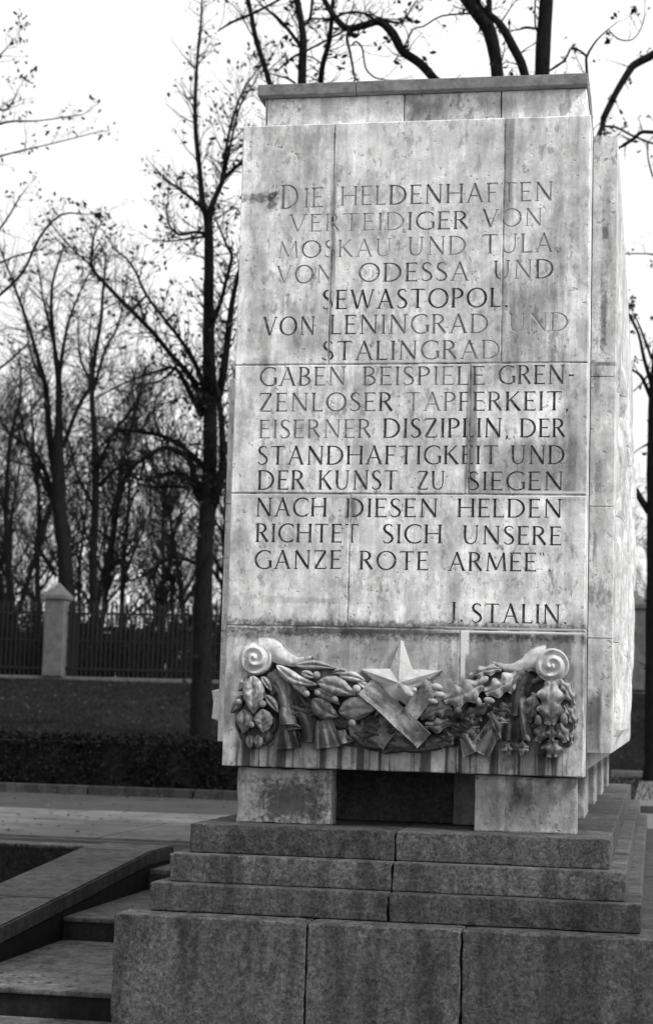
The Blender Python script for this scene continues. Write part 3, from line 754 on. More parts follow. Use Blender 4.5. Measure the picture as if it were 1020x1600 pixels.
def ball(p, r, parent, name='berry', sx=1, sz_=1, lift=.06, rot=0):
    c = at(p[0], p[1], 0); rr = r*MPX; V = []; F = []; nu, nv = 12, 8
    for i in range(nv+1):
        a = math.pi*i/nv
        for j in range(nu):
            b = 2*math.pi*j/nu; lx = rr*sx*math.sin(a)*math.cos(b); lz = rr*sz_*math.cos(a)
            V.append((c.x+lx*math.cos(rot)-lz*math.sin(rot), -lift+rr*math.sin(a)*math.sin(b), c.z+lx*math.sin(rot)+lz*math.cos(rot)))
    for i in range(nv):
        for j in range(nu): F.append((i*nu+j, i*nu+(j+1) % nu, (i+1)*nu+(j+1) % nu, (i+1)*nu+j))
    return part(name, V, F, M_relief, parent, True)
# background swag: everything hangs on it
core_pts = [(404, 1056), (440, 1098), (500, 1118), (560, 1132), (628, 1140), (700, 1132), (765, 1112), (815, 1095), (866, 1052)]
CARVE[0] = M_soot_shade  # near-black backing paints the shade in the gaps between leaves
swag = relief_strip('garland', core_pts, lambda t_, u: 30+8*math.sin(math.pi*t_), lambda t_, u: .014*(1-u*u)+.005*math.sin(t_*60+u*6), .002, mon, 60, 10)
def volute(c, r, sg, parent):
    V = []; F = []; nr, na = 22, 48; ctr = at(c[0], c[1], 0); Rm = r*MPX
    for i in range(nr+1):
        rr = Rm*i/nr
        for j in range(na):
            a = 2*math.pi*j/na; turn = (sg*a/(2*math.pi)) % 1; f = i/nr
            ph = (f*1.9-turn) % 1
            h = .072+.025*(1-f)+.010*math.cos(2*math.pi*ph)
            if f > .93: h = .065
            V.append((ctr.x+rr*math.cos(a), -h, ctr.z+rr*math.sin(a)))
    for i in range(nr):
        for j in range(na): F.append((i*na+j, i*na+(j+1) % na, (i+1)*na+(j+1) % na, (i+1)*na+j))
    o = len(V)
    for j in range(na): a = 2*math.pi*j/na; V.append((ctr.x+Rm*.97*math.cos(a), .01, ctr.z+Rm*.97*math.sin(a)))
    for j in range(na): F.append((nr*na+j, nr*na+(j+1) % na, o+(j+1) % na, o+j))
    part('volute', V, F, M_relief, parent, True)
CARVE[0] = M_relief
volute(PA(188, 176), 26, 1, swag); volute(PB(828, 205), 26, -1, swag)
# sweeping tails of the scrolls
def tail(pts, ws, lift):
    wf = lambda t_, u: np.interp(t_, np.linspace(0, 1, len(ws)), ws)
    hf = lambda t_, u: .03*(1-abs(u)**3)*(1-.6*t_)
    relief_strip('scroll_tail', pts, wf, hf, lift, swag, 20, 8)
tail([PA(215, 132), PA(275, 125), PA(330, 160), PA(410, 190), PA(500, 165)], [21, 19, 14, 8, 2], .045)
tail([PB(800, 160), PB(745, 165), PB(690, 200), PB(610, 222), PB(515, 192)], [20, 17, 12, 8, 2], .045)
# left half: laurel, berries, drapery
def lf_(P, a, b, w_, lf, bow=0, mat=None):
    CARVE[0] = mat or M_relief; A, B = P(*a), P(*b); l = math.hypot(B[0]-A[0], B[1]-A[1]) or 1
    mid = ((A[0]+B[0])/2+(B[1]-A[1])/l*bow, (A[1]+B[1])/2-(B[0]-A[0])/l*bow)
    return leaf([A, mid, B], w_, lf, .034, swag)
def ok_(P, a, b, w_, lf, lb=3, bow=0, mat=None):
    CARVE[0] = mat or M_relief; A, B = P(*a), P(*b); l = math.hypot(B[0]-A[0], B[1]-A[1]) or 1
    mid = ((A[0]+B[0])/2+(B[1]-A[1])/l*bow, (A[1]+B[1])/2-(B[0]-A[0])/l*bow)
    return oak([A, mid, B], w_, lf, .03, swag, lb)
def cl_(P, pts, w0, w1, folds, lift, mat=None, h=.035):
    CARVE[0] = mat or M_grime_shade; return cloth([P(*p) for p in pts], w0, w1, folds, lift, h, swag)
S_, G_ = M_soot_shade, M_grime_shade
# cloth and dark lower foliage first
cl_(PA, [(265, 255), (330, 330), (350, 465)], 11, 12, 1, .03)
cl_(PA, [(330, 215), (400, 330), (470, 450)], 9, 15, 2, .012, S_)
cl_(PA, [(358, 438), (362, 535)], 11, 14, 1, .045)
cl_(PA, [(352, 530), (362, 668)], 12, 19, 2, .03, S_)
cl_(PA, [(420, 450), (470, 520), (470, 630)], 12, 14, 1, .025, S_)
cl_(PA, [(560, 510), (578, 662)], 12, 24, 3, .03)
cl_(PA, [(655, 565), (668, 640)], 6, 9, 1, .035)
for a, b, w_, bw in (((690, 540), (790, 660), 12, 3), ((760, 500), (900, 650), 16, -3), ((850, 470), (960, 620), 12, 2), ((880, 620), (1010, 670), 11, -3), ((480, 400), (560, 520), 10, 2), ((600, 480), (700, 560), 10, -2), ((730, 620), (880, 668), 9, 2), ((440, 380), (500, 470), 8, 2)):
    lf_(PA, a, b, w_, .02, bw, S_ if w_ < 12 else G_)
for a, b, w_, lf, bw in (((305, 212), (530, 322), 9, .07, -7), ((400, 212), (630, 230), 7, .045, 3), ((530, 305), (735, 378), 14, .075, 4), ((640, 268), (795, 300), 8, .05, 3),
                    ((645, 470), (848, 455), 17, .075, 4), ((505, 350), (650, 430), 9, .055, 4), ((500, 395), (645, 495), 14, .06, -4), ((380, 290), (470, 390), 8, .05, 3), ((600, 255), (700, 250), 6, .035, 2), ((440, 250), (520, 280), 6, .06, 0)):
    lf_(PA, a, b, w_, lf, bw)
# pendant
for a, b, w_, lf, mt in (((175, 550), (175, 665), 13, .03, S_), ((120, 555), (143, 655), 11, .03, S_), ((240, 555), (222, 655), 11, .03, S_), ((90, 480), (98, 605), 8, .02, S_), ((275, 480), (262, 605), 8, .02, S_), ((200, 590), (195, 670), 7, .045, G_), ((150, 590), (155, 670), 7, .045, G_),
                    ((140, 270), (92, 355), 6, .05, None), ((108, 375), (52, 475), 7, .05, None), ((220, 275), (275, 355), 6, .05, None), ((240, 375), (314, 472), 7, .055, None),
                    ((130, 452), (126, 585), 12, .07, None), ((228, 452), (236, 585), 14, .075, None), ((180, 270), (180, 480), 16, .085, None)):
    lf_(PA, a, b, w_, lf, 1, mt)
for x_, y_, r_ in ((530, 268, 6.2), (475, 370, 5.5), (628, 402, 5.8), (748, 343, 6.8), (722, 530, 6.2), (105, 415, 5.5), (238, 425, 5.8), (175, 538, 5.2), (535, 365, 4.5)):
    ball(PA(x_, y_), r_, swag, lift=.105)
frng = random.Random(15)
for k in range(46):
    f_ = frng.random(); (cx_, cy_), (dx_, dy_) = sp_eval(core_pts, f_); cy_ += frng.uniform(-26, 34); cx_ += frng.uniform(-8, 8)
    if abs(cx_-628) < 34 and cy_ < 1140: continue
    a_ = (math.atan2(dy_, dx_)+(math.pi if f_ > .5 else 0)+frng.uniform(-.7, .7)); l_ = frng.uniform(12, 20)
    P_ = [(cx_-math.cos(a_)*l_, cy_-math.sin(a_)*l_), (cx_+math.sin(a_)*3, cy_-math.cos(a_)*3), (cx_+math.cos(a_)*l_, cy_+math.sin(a_)*l_)]
    CARVE[0] = frng.choice((M_grime_shade, M_soot_shade, M_soot_shade)) if cy_ > 1095 else M_grime_shade
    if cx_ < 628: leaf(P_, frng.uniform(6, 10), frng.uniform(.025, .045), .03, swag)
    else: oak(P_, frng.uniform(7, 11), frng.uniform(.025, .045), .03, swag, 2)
# star
sc_, sr = (628, 1068), 68; V = []; ctr = at(*sc_, 0); Rm = sr*MPX
V.append((ctr.x, -.115, ctr.z)); srng = random.Random(4)
for k in range(10):
    a = math.pi/2+math.pi*k/5; rr = (Rm if k % 2 == 0 else Rm*.41)*srng.uniform(.97, 1.0)
    V.append((ctr.x+rr*math.cos(a)  , -.07, ctr.z+rr*math.sin(a)))
for k in range(10): V.append((V[k+1][0], .01, V[k+1][2]))
F = [(0, 1+k, 1+(k+1) % 10) for k in range(10)]+[(1+k, 11+k, 11+(k+1) % 10, 1+(k+1) % 10) for k in range(10)]
bm_ = bmesh.new(); vv = [bm_.verts.new(v) for v in V]
for f in F: bm_.faces.new([vv[i] for i in f])
bmesh.ops.bevel(bm_, geom=[e for e in bm_.edges if e.calc_face_angle(0) > .15], offset=.004, segments=2, affect='EDGES')
bmesh.ops.subdivide_edges(bm_, edges=[e for e in bm_.edges if e.calc_length() > .03], cuts=3, use_grid_fill=True)
for v in bm_.verts:
    if v.co.y < 0: v.co.y -= .004*noise.noise(v.co*30)
bm_.verts.index_update(); V = [v.co.copy() for v in bm_.verts]; F = [[v.index for v in f.verts] for f in bm_.faces]; bm_.free()
part('star', V, F, M_relief, swag)
CARVE[0] = M_ribbon
band([(576, 1074), (606, 1100), (638, 1130), (667, 1158)], 15, .098, swag)
band([(682, 1068), (664, 1092), (646, 1116), (634, 1130)], 13, .088, swag)
CARVE[0] = M_grime_shade
band([(628, 1122), (608, 1142), (592, 1165)], 12, .04, swag)
cloth([(596, 1156), (650, 1164), (700, 1154)], 9, 11, 1, .02, .025, swag)
lf_(PA, (740, 300), (840, 370), 6, .045, 2); ball((646, 1086), 5, swag, lift=.12); ball((652, 1079), 4, swag, lift=.11)
# right half: drapery, dark lower leaves, then bright oak and acorns
cl_(PB, [(715, 250), (655, 330), (625, 470)], 12, 17, 1, .02, S_, .045)
cl_(PB, [(690, 240), (640, 280), (600, 350)], 7, 9, 1, .045)
cl_(PB, [(620, 455), (590, 600)], 14, 18, 2, .02, S_)
cl_(PB, [(555, 470), (500, 570), (440, 665)], 10, 19, 2, .035)
cl_(PB, [(370, 550), (420, 665)], 12, 20, 2, .025)
cl_(PB, [(665, 370), (690, 600)], 7, 9, 1, .035)
cl_(PB, [(0, 560), (170, 590)], 12, 14, 2, .02)
for a, b, w_ in (((215, 560), (310, 600), 13), ((40, 590), (150, 610), 12), ((300, 520), (380, 620), 12), ((430, 500), (340, 590), 11), ((600, 380), (540, 480), 11), ((240, 480), (330, 560), 11), ((700, 600), (640, 560), 9), ((740, 480), (730, 580), 10), ((910, 540), (900, 640), 9), ((800, 600), (760, 680), 10)):
    ok_(PB, a, b, w_, .02, 2, 2, S_)
for a, b, w_, lf, lb, bw in (((650, 250), (475, 350), 17, .06, 3, 4), ((560, 222), (395, 262), 10, .045, 3, -3), ((460, 300), (262, 388), 21, .085, 3, 4), ((300, 425), (135, 482), 13, .06, 3, -3),
                        ((290, 500), (160, 525), 12, .065, 2, 3), ((500, 405), (350, 478), 10, .06, 3, 3), ((415, 465), (372, 535), 8, .06, 2, 0), ((495, 455), (548, 600), 10, .05, 2, 3),
                        ((865, 285), (945, 415), 10, .055, 3, 3), ((895, 415), (948, 535), 10, .045, 3, 2), ((735, 350), (705, 510), 11, .04, 3, 0),
                        ((790, 515), (752, 615), 12, .055, 2, 0), ((860, 515), (908, 610), 12, .055, 2, 0), ((825, 520), (828, 610), 8, .065, 2, 0), ((830, 600), (830, 692), 17, .055, 2, 0), ((825, 290), (825, 520), 23, .085, 3, 0),
                        ((905, 550), (930, 625), 8, .03, 2, 0), ((635, 640), (705, 645), 12, .055, 2, 0), ((590, 620), (600, 685), 9, .04, 2, 0), ((700, 215), (600, 260), 8, .03, 2, 0)):
    ok_(PB, a, b, w_, lf, lb, bw)
for x_, y_, r_, ro in ((225, 320, 5.5, 1.4), (240, 362, 5.5, 1.5), (470, 285, 5.5, -1), (500, 392, 5.5, 1.4), (445, 400, 5, .3), (757, 497, 5.5, 0), (893, 490, 6, .2), (700, 590, 4, .6), (205, 395, 5, 1.3)):
    ball(PB(x_, y_), r_, swag, 'acorn', .95, 1.6, .1, ro)
ball(PB(338, 445), 5.5, swag, lift=.11)

# ------------------------------------------------------------------ fence, pillars
FY = 36.0; FZ = terr(-5, FY)+.02
FZ = .97
plinth = thing('fence_plinth', 'long pale concrete strip under the iron fence at the top of the lawn', 'plinth', (0, FY, FZ))
box('plinth_wall', -30, 14, FY-.2, FY+.2, FZ-.6, FZ+.08, M_conc, plinth, b=.02, wear=0)
pxs = [at(86+452.6*k, 1050, FY).x for k in range(-1, 4)]
pm = None
def pillar_mesh():
    vs, fs = [], []
    def add(a):
        o = len(vs); vs.extend(a[0]); fs.extend([[i+o for i in f] for f in a[1]])
    add(block(-.27, .27, -.27, .27, 0, 1.98, .03, .006, .3))
    add(block(-.31, .31, -.31, .31, 1.98, 2.10, .02, .003, .3))
    z = 2.10; b = len(vs)
    vs.extend([Vector(v) for v in ((-.29, -.29, z), (.29, -.29, z), (.29, .29, z), (-.29, .29, z), (0, 0, z+.34))]); fs.extend([[b, b+1, b+4], [b+1, b+2, b+4], [b+2, b+3, b+4], [b+3, b, b+4]])
    return mesh('fence_pillar', vs, fs)
pm = pillar_mesh(); pm.materials.append(M_conc)
plabels = ['concrete fence pillar beyond the left edge of the picture', 'pale pointed fence pillar standing clear between the two iron fence bays on the left',
           'fence pillar straight behind the monument', 'grey fence pillar just right of the monument beside the right-hand tree trunk', 'fence pillar beyond the right edge of the picture']
for i, xx in enumerate(pxs):
    o = link('fence_pillar', pm); o.location = (xx, FY, FZ+.07); o['label'] = plabels[i]; o['category'] = 'pillar'; o['group'] = 'pillars of the far fence'
# pickets
def picket_mesh():
    w_ = .018; vs = []; fs = []
    for z in (0, 1.72): vs += [(-w_, -w_, z), (w_, -w_, z), (w_, w_, z), (-w_, w_, z)]
    fs += [(0, 1, 5, 4), (1, 2, 6, 5), (2, 3, 7, 6), (3, 0, 4, 7)]
    b = 8; vs += [(-.035, -.02, 1.80), (.035, -.02, 1.80), (.035, .02, 1.80), (-.035, .02, 1.80), (0, 0, 1.96)]
    fs += [(4, 5, 9, 8), (5, 6, 10, 9), (6, 7, 11, 10), (7, 4, 8, 11), (8, 9, 12), (9, 10, 12), (10, 11, 12), (11, 8, 12)]
    return mesh('picket', vs, fs)
pk = picket_mesh(); pk.materials.append(M_iron)
flab = {0: 'dark iron fence bay at the far left, left of the pale pillar', 1: 'dark iron fence bay from the pale pillar past the tall tree trunk', 2: 'iron fence bay behind the right part of the monument', 3: 'iron fence bay at the far right behind the right-hand tree'}
for i in range(len(pxs)-1):
    a, b = pxs[i]+.27, pxs[i+1]-.27
    f = thing('iron_fence', flab[i], 'fence', ((a+b)/2, FY, FZ+.08), 'bays of the far iron fence')
    for z in (.18, 1.60):
        vs, fs = block(a, b, FY-.03, FY+.03, FZ+.08+z, FZ+.08+z+.06, 0, 0); part('rail', vs, fs, M_iron, f)
    vs, fs = block(a, b, FY-.02, FY+.02, FZ+.08+.92, FZ+.08+.95, 0, 0); part('rail', vs, fs, M_iron, f)
    n = int((b-a)/.125)
    for k in range(n):
        o = link('picket', pk, f); o.location = (a-(a+b)/2+(k+.5)*(b-a)/n, 0, 0)

def grow(out, tips, p, d, L, r, lvl, rng, wander=.16, upb=.05, kids=(5, 4), ratio=.6, ang=(25, 55)):
    n = 5 if lvl > 0 else 4; ln_ = [(p.copy(), r)]; step = L/n; pos = p.copy(); dd = d.normalized()
    for i in range(n):
        dd = (dd+Vector((rng.gauss(0, wander), rng.gauss(0, wander), rng.gauss(0, wander)+upb))).normalized()
        pos = pos+dd*step; ln_.append((pos.copy(), max(.0025, r*(1-.8*(i+1)/n))))
        if lvl > 0 and i >= 0:
            for k in range(kids[min(len(kids)-1, lvl-1)]):
                if rng.random() < .42:
                    ax = dd.cross(Vector((rng.gauss(0, 1), rng.gauss(0, 1), rng.gauss(0, 1)))).normalized()
                    nd = Matrix.Rotation(R(rng.uniform(*ang)), 3, ax) @ dd
                    grow(out, tips, pos-dd*step*rng.random(), nd, L*ratio*rng.uniform(.6, 1.1), max(.003, r*(1-.7*(i+1)/n)*.6), lvl-1, rng, wander, upb, kids, ratio, ang)
    out.append(ln_); tips.append(pos.copy())
# ------------------------------------------------------------------ hedge
def leaves_mesh(pts, size, rng):
    V = []; F = []
    for p in pts:
        a = Vector((rng.gauss(0, 1), rng.gauss(0, 1), rng.gauss(0, 1))).normalized(); b = a.cross(Vector((rng.gauss(0, 1), rng.gauss(0, 1), rng.gauss(0, 1)))).normalized()
        s = size*rng.uniform(.6, 1.3); c = len(V)
        V += [p-a*s, p+b*s*.5, p+a*s, p-b*s*.5]; F.append((c, c+1, c+2, c+3))
    return V, F
hr = random.Random(3)
hd = thing('hedge', 'low clipped dark hedge running behind the kerb left of the monument', 'hedge', (-10, 15, ZP))
pts = []
for k in range(42000):
    x = -1.6-26*hr.random()**1.6; top = -.13+.05*noise.noise(Vector((x*1.1, 0, 0)))+.03*noise.noise(Vector((x*5, 2, 0)))
    s = hr.random()
    if s < .6: y = 14.42+.08*noise.noise(Vector((x*2, hr.random(), 0)))+abs(hr.gauss(0, .05)); z = hr.uniform(ZP-.02, top)
    else: y = hr.uniform(14.4, 15.5); z = top+hr.gauss(0, .03)
    pts.append(Vector((x, y, z)))
V, F = leaves_mesh(pts, .032, hr); part('foliage', V, F, M_hedge, hd, kind='stuff')
tw_ = []; tt_ = []
for k in range(260):
    x = -1.6-22*hr.random()**1.6; grow(tw_, tt_, Vector((x, hr.uniform(14.4, 15.3), -.2)), Vector((hr.gauss(0, .3), hr.gauss(0, .3), 1)), hr.uniform(.08, .3), .004, 1, hr, .15, .02, (1, 1), .5)
V, F = tubes(tw_, 3); part('stray_twigs', V, F, M_twig, hd, kind='stuff')
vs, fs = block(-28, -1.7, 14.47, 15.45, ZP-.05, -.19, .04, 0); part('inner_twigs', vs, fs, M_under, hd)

# ------------------------------------------------------------------ trees
def smooth_px(pl, k=3):
    """densify a traced limb a little so that it bends instead of kinking"""
    P = pl; res = []
    n = len(P)-1
    for i in range(n):
        p0 = P[max(0, i-1)]; p1 = P[i]; p2 = P[i+1]; p3 = P[min(n, i+2)]
        for j in range(k):
            u = j/k
            res.append(tuple(.5*((2*p1[m])+(-p0[m]+p2[m])*u+(2*p0[m]-5*p1[m]+4*p2[m]-p3[m])*u*u+(-p0[m]+3*p1[m]-3*p2[m]+p3[m])*u**3) for m in range(2))+(p1[2]+(p2[2]-p1[2])*u,))
    res.append(P[-1]); return res
def traced_tree(name, label, Y, trunk, limbs, seed, twig=1.0, leafs=1.0, tw_len=1.0, lvl=1, up=.05, leaf_size=.055, base_z=None, cat='tree', upper_only=None, rmin=.004, twmin=0):
    rng = random.Random(seed); s = px2m(Y)
    tl = []
    for (x, y, r) in smooth_px(trunk): tl.append((at(x, y, Y), r*s))
    bz = base_z if base_z is not None else terr(tl[0][0].x, Y)-.1
    root = thing(name, label, cat, (tl[0][0].x, Y, bz))
    if tl[0][0].z > bz: tl.insert(0, (Vector((tl[0][0].x, Y, bz)), tl[0][1]*1.35)); tl[1] = (tl[1][0], tl[1][1]*1.02)
    # roughen the trunk
    dense = []
    for (a, ra), (b, rb) in zip(tl[:-1], tl[1:]):
        m = max(1, int((b-a).length/.35))
        for k in range(m):
            f = k/m; p = a.lerp(b, f); dense.append((p+Vector((noise.noise(p*1.3)*.02, 0, 0)), (ra+(rb-ra)*f)*(1+.10*noise.noise(p*2.5))))
    dense.append(tl[-1])
    V, F = tubes([dense], 9); part('trunk', V, F, M_bark, root, True)
    lines = []; twigs = []; tips = []
    for li, pl in enumerate(limbs):
        dy = 0; slope_ = rng.uniform(-1.1, 1.1); ln_ = []; acc = 0; prev = None
        for (x, y, r) in smooth_px(pl):
            if prev: acc += math.hypot(x-prev[0], y-prev[1])*s
            prev = (x, y); Yb = Y+slope_*.45*acc+.1*noise.noise(Vector((acc*2, li, seed)))
            ln_.append((at(x, y, Yb), max(rmin, r*px2m(Yb))))
        lines.append(ln_)
        if ln_[-1][1] > .004:
            dd_ = (ln_[-1][0]-ln_[-2][0]).normalized(); grow(twigs, tips, ln_[-1][0], dd_, (.5+ln_[-1][1]*18)*tw_len, ln_[-1][1]*.95, 2 if ln_[-1][1] > .012 else 1, rng, .12, up, (2, 3), .6)
    src = [(ln_, 1.0) for ln_ in lines]
    up_tr = [(p, r) for p, r in dense if upper_only is None or p.z > upper_only]
    if len(up_tr) > 2: src.append((up_tr, .6))
    for ln_, wgt in src:
        for (a, ra), (b, rb) in zip(ln_[:-1], ln_[1:]):
            L = (b-a).length; cnt = L*5.5*twig*wgt
            k = int(cnt)+(1 if rng.random() < cnt-int(cnt) else 0)
            for _ in range(k):
                p = a.lerp(b, rng.random()); d = (b-a).normalized(); ax = d.cross(Vector((rng.gauss(0, 1), rng.gauss(0, 1), rng.gauss(0, 1)))).normalized()
                nd = Matrix.Rotation(R(rng.uniform(30, 80)), 3, ax) @ d; nd.z += .15
                grow(twigs, tips, p, nd, rng.uniform(.3, 1.1)*tw_len, max(.005, min(.014, ra*.4)), lvl, rng, .2, up, (2, 3), .55)
    for l_ in lines:
        V, F = tubes([l_], 7); part('limb', V, F, M_bark, root, True)
    V, F = tubes(twigs, 3)
    if V: part('twigs', V, F, M_twig, root, kind='stuff')
    rng.shuffle(tips); lp = []
    for tpt in tips[:int(len(tips)*.5*leafs)]:
        for _ in range(rng.choice((1, 1, 2, 3))): lp.append(tpt+Vector((rng.gauss(0, .03), rng.gauss(0, .03), rng.gauss(0, .03))))
    if lp:
        V, F = leaves_mesh(lp, leaf_size, rng); part('leaves', V, F, M_leaf, root, kind='stuff')
    return root

# tall tree immediately left of the monument
T1 = [(313, 1190, 17), (316, 1000, 16), (320, 860, 14), (327, 760, 12.5), (328, 640, 11), (326, 520, 9.5), (326, 400, 8), (325, 345, 7.5), (317, 315, 5), (309, 240, 4.3), (305, 170, 3.5), (308, 100, 2.6), (315, 10, 1.6), (317, -40, 1)]
L1 = [
 [(325, 350, 7), (333, 315, 5), (347, 282, 4.2), (352, 240, 2.8), (362, 190, 2.2), (380, 140, 1.6), (402, 108, 1)], [(347, 282, 4), (360, 268, 3.3), (383, 248, 3), (410, 225, 2)], [(350, 275, 3), (360, 225, 2.2), (375, 165, 1.6), (398, 128, 1.2)],
 [(320, 328, 4.5), (300, 310, 3), (277, 293, 2.2)], [(326, 366, 4), (305, 362, 2.8), (280, 366, 2.4), (265, 352, 1.8), (260, 330, 1.2)], [(324, 368, 3), (300, 372, 1.8), (265, 376, 1.4), (243, 374, .8)],
 [(329, 510, 6), (345, 470, 3.6), (355, 430, 3), (362, 400, 3), (355, 385, 2.4), (348, 368, 2)], [(330, 640, 8), (345, 600, 7), (353, 550, 6), (360, 490, 5), (367, 450, 4), (385, 380, 3), (400, 320, 2)],
 [(320, 640, 7), (300, 592, 5), (268, 555, 4.2), (235, 515, 4), (190, 470, 3.6), (162, 440, 3.2), (143, 415, 3), (146, 370, 1.6)], [(143, 415, 2.2), (110, 385, 1.3), (80, 350, 1)],
 [(322, 620, 6), (308, 575, 4.2), (285, 535, 3.4), (252, 492, 2.8), (228, 460, 2.4), (205, 412, 1.8), (178, 388, 1.2)], [(228, 462, 2), (215, 475, 3), (200, 492, 1.5)],
 [(316, 650, 6), (292, 605, 4.5), (274, 575, 3.4), (245, 580, 2.2), (195, 598, 1.6), (150, 622, 1.1)], [(274, 575, 3), (250, 595, 2), (215, 605, 1.6), (180, 640, 1.2)],
 [(326, 800, 8), (306, 765, 6.5), (299, 725, 5.5), (280, 706, 4.6), (255, 700, 4.2), (225, 716, 3.4), (200, 738, 2.8), (176, 790, 2.2), (160, 850, 1.6)],
 [(318, 730, 6), (285, 698, 4), (250, 680, 3.6), (220, 675, 3.2), (188, 672, 2.6), (165, 690, 2)], [(330, 800, 6), (318, 765, 5), (298, 748, 4.2), (275, 738, 3.8), (250, 742, 2.8), (225, 750, 2.4), (190, 738, 1.6)],
 [(348, 775, 2.4), (335, 765, 4), (318, 762, 5)], [(235, 750, 1.8), (235, 810, 1.6), (245, 850, 1.2), (258, 870, .8)], [(333, 790, 8), (345, 745, 7), (348, 700, 6), (344, 640, 4.5), (340, 610, 3)],
 [(225, 716, 2), (215, 760, 1.6), (190, 830, 1.2)], [(255, 700, 2), (240, 640, 1.4), (255, 600, 1)], [(220, 675, 2), (240, 640, 1.6), (270, 625, 1)], [(305, 880, 3), (270, 870, 3), (235, 890, 2)],
]
traced_tree('tall_tree', 'tall dark bare tree with forked leader and drooping lower limbs close left of the monument', 24, T1, L1, 11, 2.7, .65, .9, 1, rmin=.006)
# three stemmed tree at far left
T2 = [(107, 990, 17), (102, 880, 15), (93, 800, 14), (91, 745, 13.5), (92, 650, 7.5), (92, 590, 6.5), (85, 540, 4.5), (80, 480, 3.4), (85, 430, 2.6), (100, 385, 1.6)]
L2 = [[(88, 745, 9), (78, 690, 7), (72, 610, 6), (62, 570, 4.4), (45, 510, 3.4), (20, 440, 2.4), (3, 395, 1.6)], [(93, 590, 4), (98, 550, 3.4), (108, 500, 2.8), (130, 445, 1.8), (150, 410, 1)], [(98, 700, 5), (120, 640, 4), (140, 602, 3.4), (142, 560, 2.5)],
 [(82, 775, 6), (60, 715, 4), (20, 680, 2.4)], [(84, 790, 4), (45, 700, 3), (30, 640, 1.8)], [(72, 600, 4), (50, 560, 2), (40, 500, 1.5)], [(85, 540, 3), (70, 480, 2), (60, 420, 1.3)], [(88, 900, 4), (60, 850, 3.4), (78, 790, 3)]]
T2 = [(x_, y_, r_*.84) for x_, y_, r_ in T2]; L2 = [[(x_, y_, r_*.84) for x_, y_, r_ in l_] for l_ in L2]
traced_tree('park_tree', 'thick bare tree with several upright stems standing behind the pale fence pillar', 38.5, T2, L2, 5, 2.6, .25, 1.4, 1, rmin=.008)
T3 = [(150, 980, 9), (145, 900, 8), (150, 740, 7), (145, 640, 5.2), (144, 590, 5), (150, 545, 4.2), (158, 500, 3.8), (161, 450, 2.6), (166, 395, 1.8)]
L3 = [[(146, 610, 3.4), (165, 545, 2.8), (185, 508, 2), (198, 440, 1.2)], [(150, 740, 4), (175, 680, 3), (205, 640, 2.2), (230, 600, 1.2)], [(145, 600, 3), (125, 560, 2), (122, 500, 1.2)], [(150, 800, 4), (120, 740, 3), (108, 690, 2)], [(152, 760, 4), (185, 730, 3), (215, 720, 1.8)]]
T3 = [(x_, y_, r_*.85) for x_, y_, r_ in T3]; L3 = [[(x_, y_, r_*.85) for x_, y_, r_ in l_] for l_ in L3]
traced_tree('slender_tree', 'slender bare tree between the thick stemmed tree and the tall dark trunk', 42, T3, L3, 6, 2.6, .2, 1.4, 1, rmin=.008)
T4 = [(24, 990, 6), (12, 880, 5), (10, 780, 4.4), (16, 690, 4.2), (20, 668, 4), (32, 620, 2.4), (30, 560, 1.6)]
L4 = [[(19, 680, 3), (0, 655, 2.2), (-20, 600, 1.6)], [(20, 675, 3), (50, 640, 2), (70, 610, 1.2)], [(28, 960, 5), (55, 870, 4.6), (72, 815, 4), (80, 790, 3.5)], [(12, 800, 3), (-10, 740, 2)]]
T4 = [(x_, y_, r_*.85) for x_, y_, r_ in T4]; L4 = [[(x_, y_, r_*.85) for x_, y_, r_ in l_] for l_ in L4]
traced_tree('slender_tree', 'thin crooked bare tree at the very left edge of the picture', 41, T4, L4, 8, 2.4, .2, 1.3, 1, rmin=.008)
# tree outside the left edge with limbs reaching in
T6 = [(-120, 1150, 24), (-118, 700, 20), (-110, 450, 16), (-100, 200, 11), (-90, -60, 6)]
L6 = [[(-112, 560, 6), (-50, 500, 3.4), (0, 460, 2.6), (36, 424, 2.4), (62, 370, 2.2), (95, 335, 1.8), (132, 334, 1)], [(-110, 520, 5), (-40, 450, 2.5), (0, 410, 1.8), (60, 390, 1.2)], [(-105, 440, 5), (-40, 400, 2.5), (5, 350, 1.8), (32, 305, 1.2)],
 [(-100, 300, 6), (-50, 260, 3), (20, 238, 1.4), (80, 224, 1.1), (150, 206, .9)], [(-98, 250, 6), (-40, 210, 3), (10, 190, 2), (60, 188, 1.2), (130, 178, .9)], [(-95, 190, 5), (-40, 160, 3), (5, 172, 2), (18, 160, 1.6)], [(-95, 120, 5), (-30, 110, 2.5), (10, 75, 1)], [(-112, 640, 6), (-50, 600, 3), (0, 575, 2), (40, 540, 1.4)]]
traced_tree('large_tree', 'large tree beyond the left edge with thin leafy boughs in the upper left sky', 27, T6, L6, 21, .8, 1.1, .7, 1, rmin=.006)
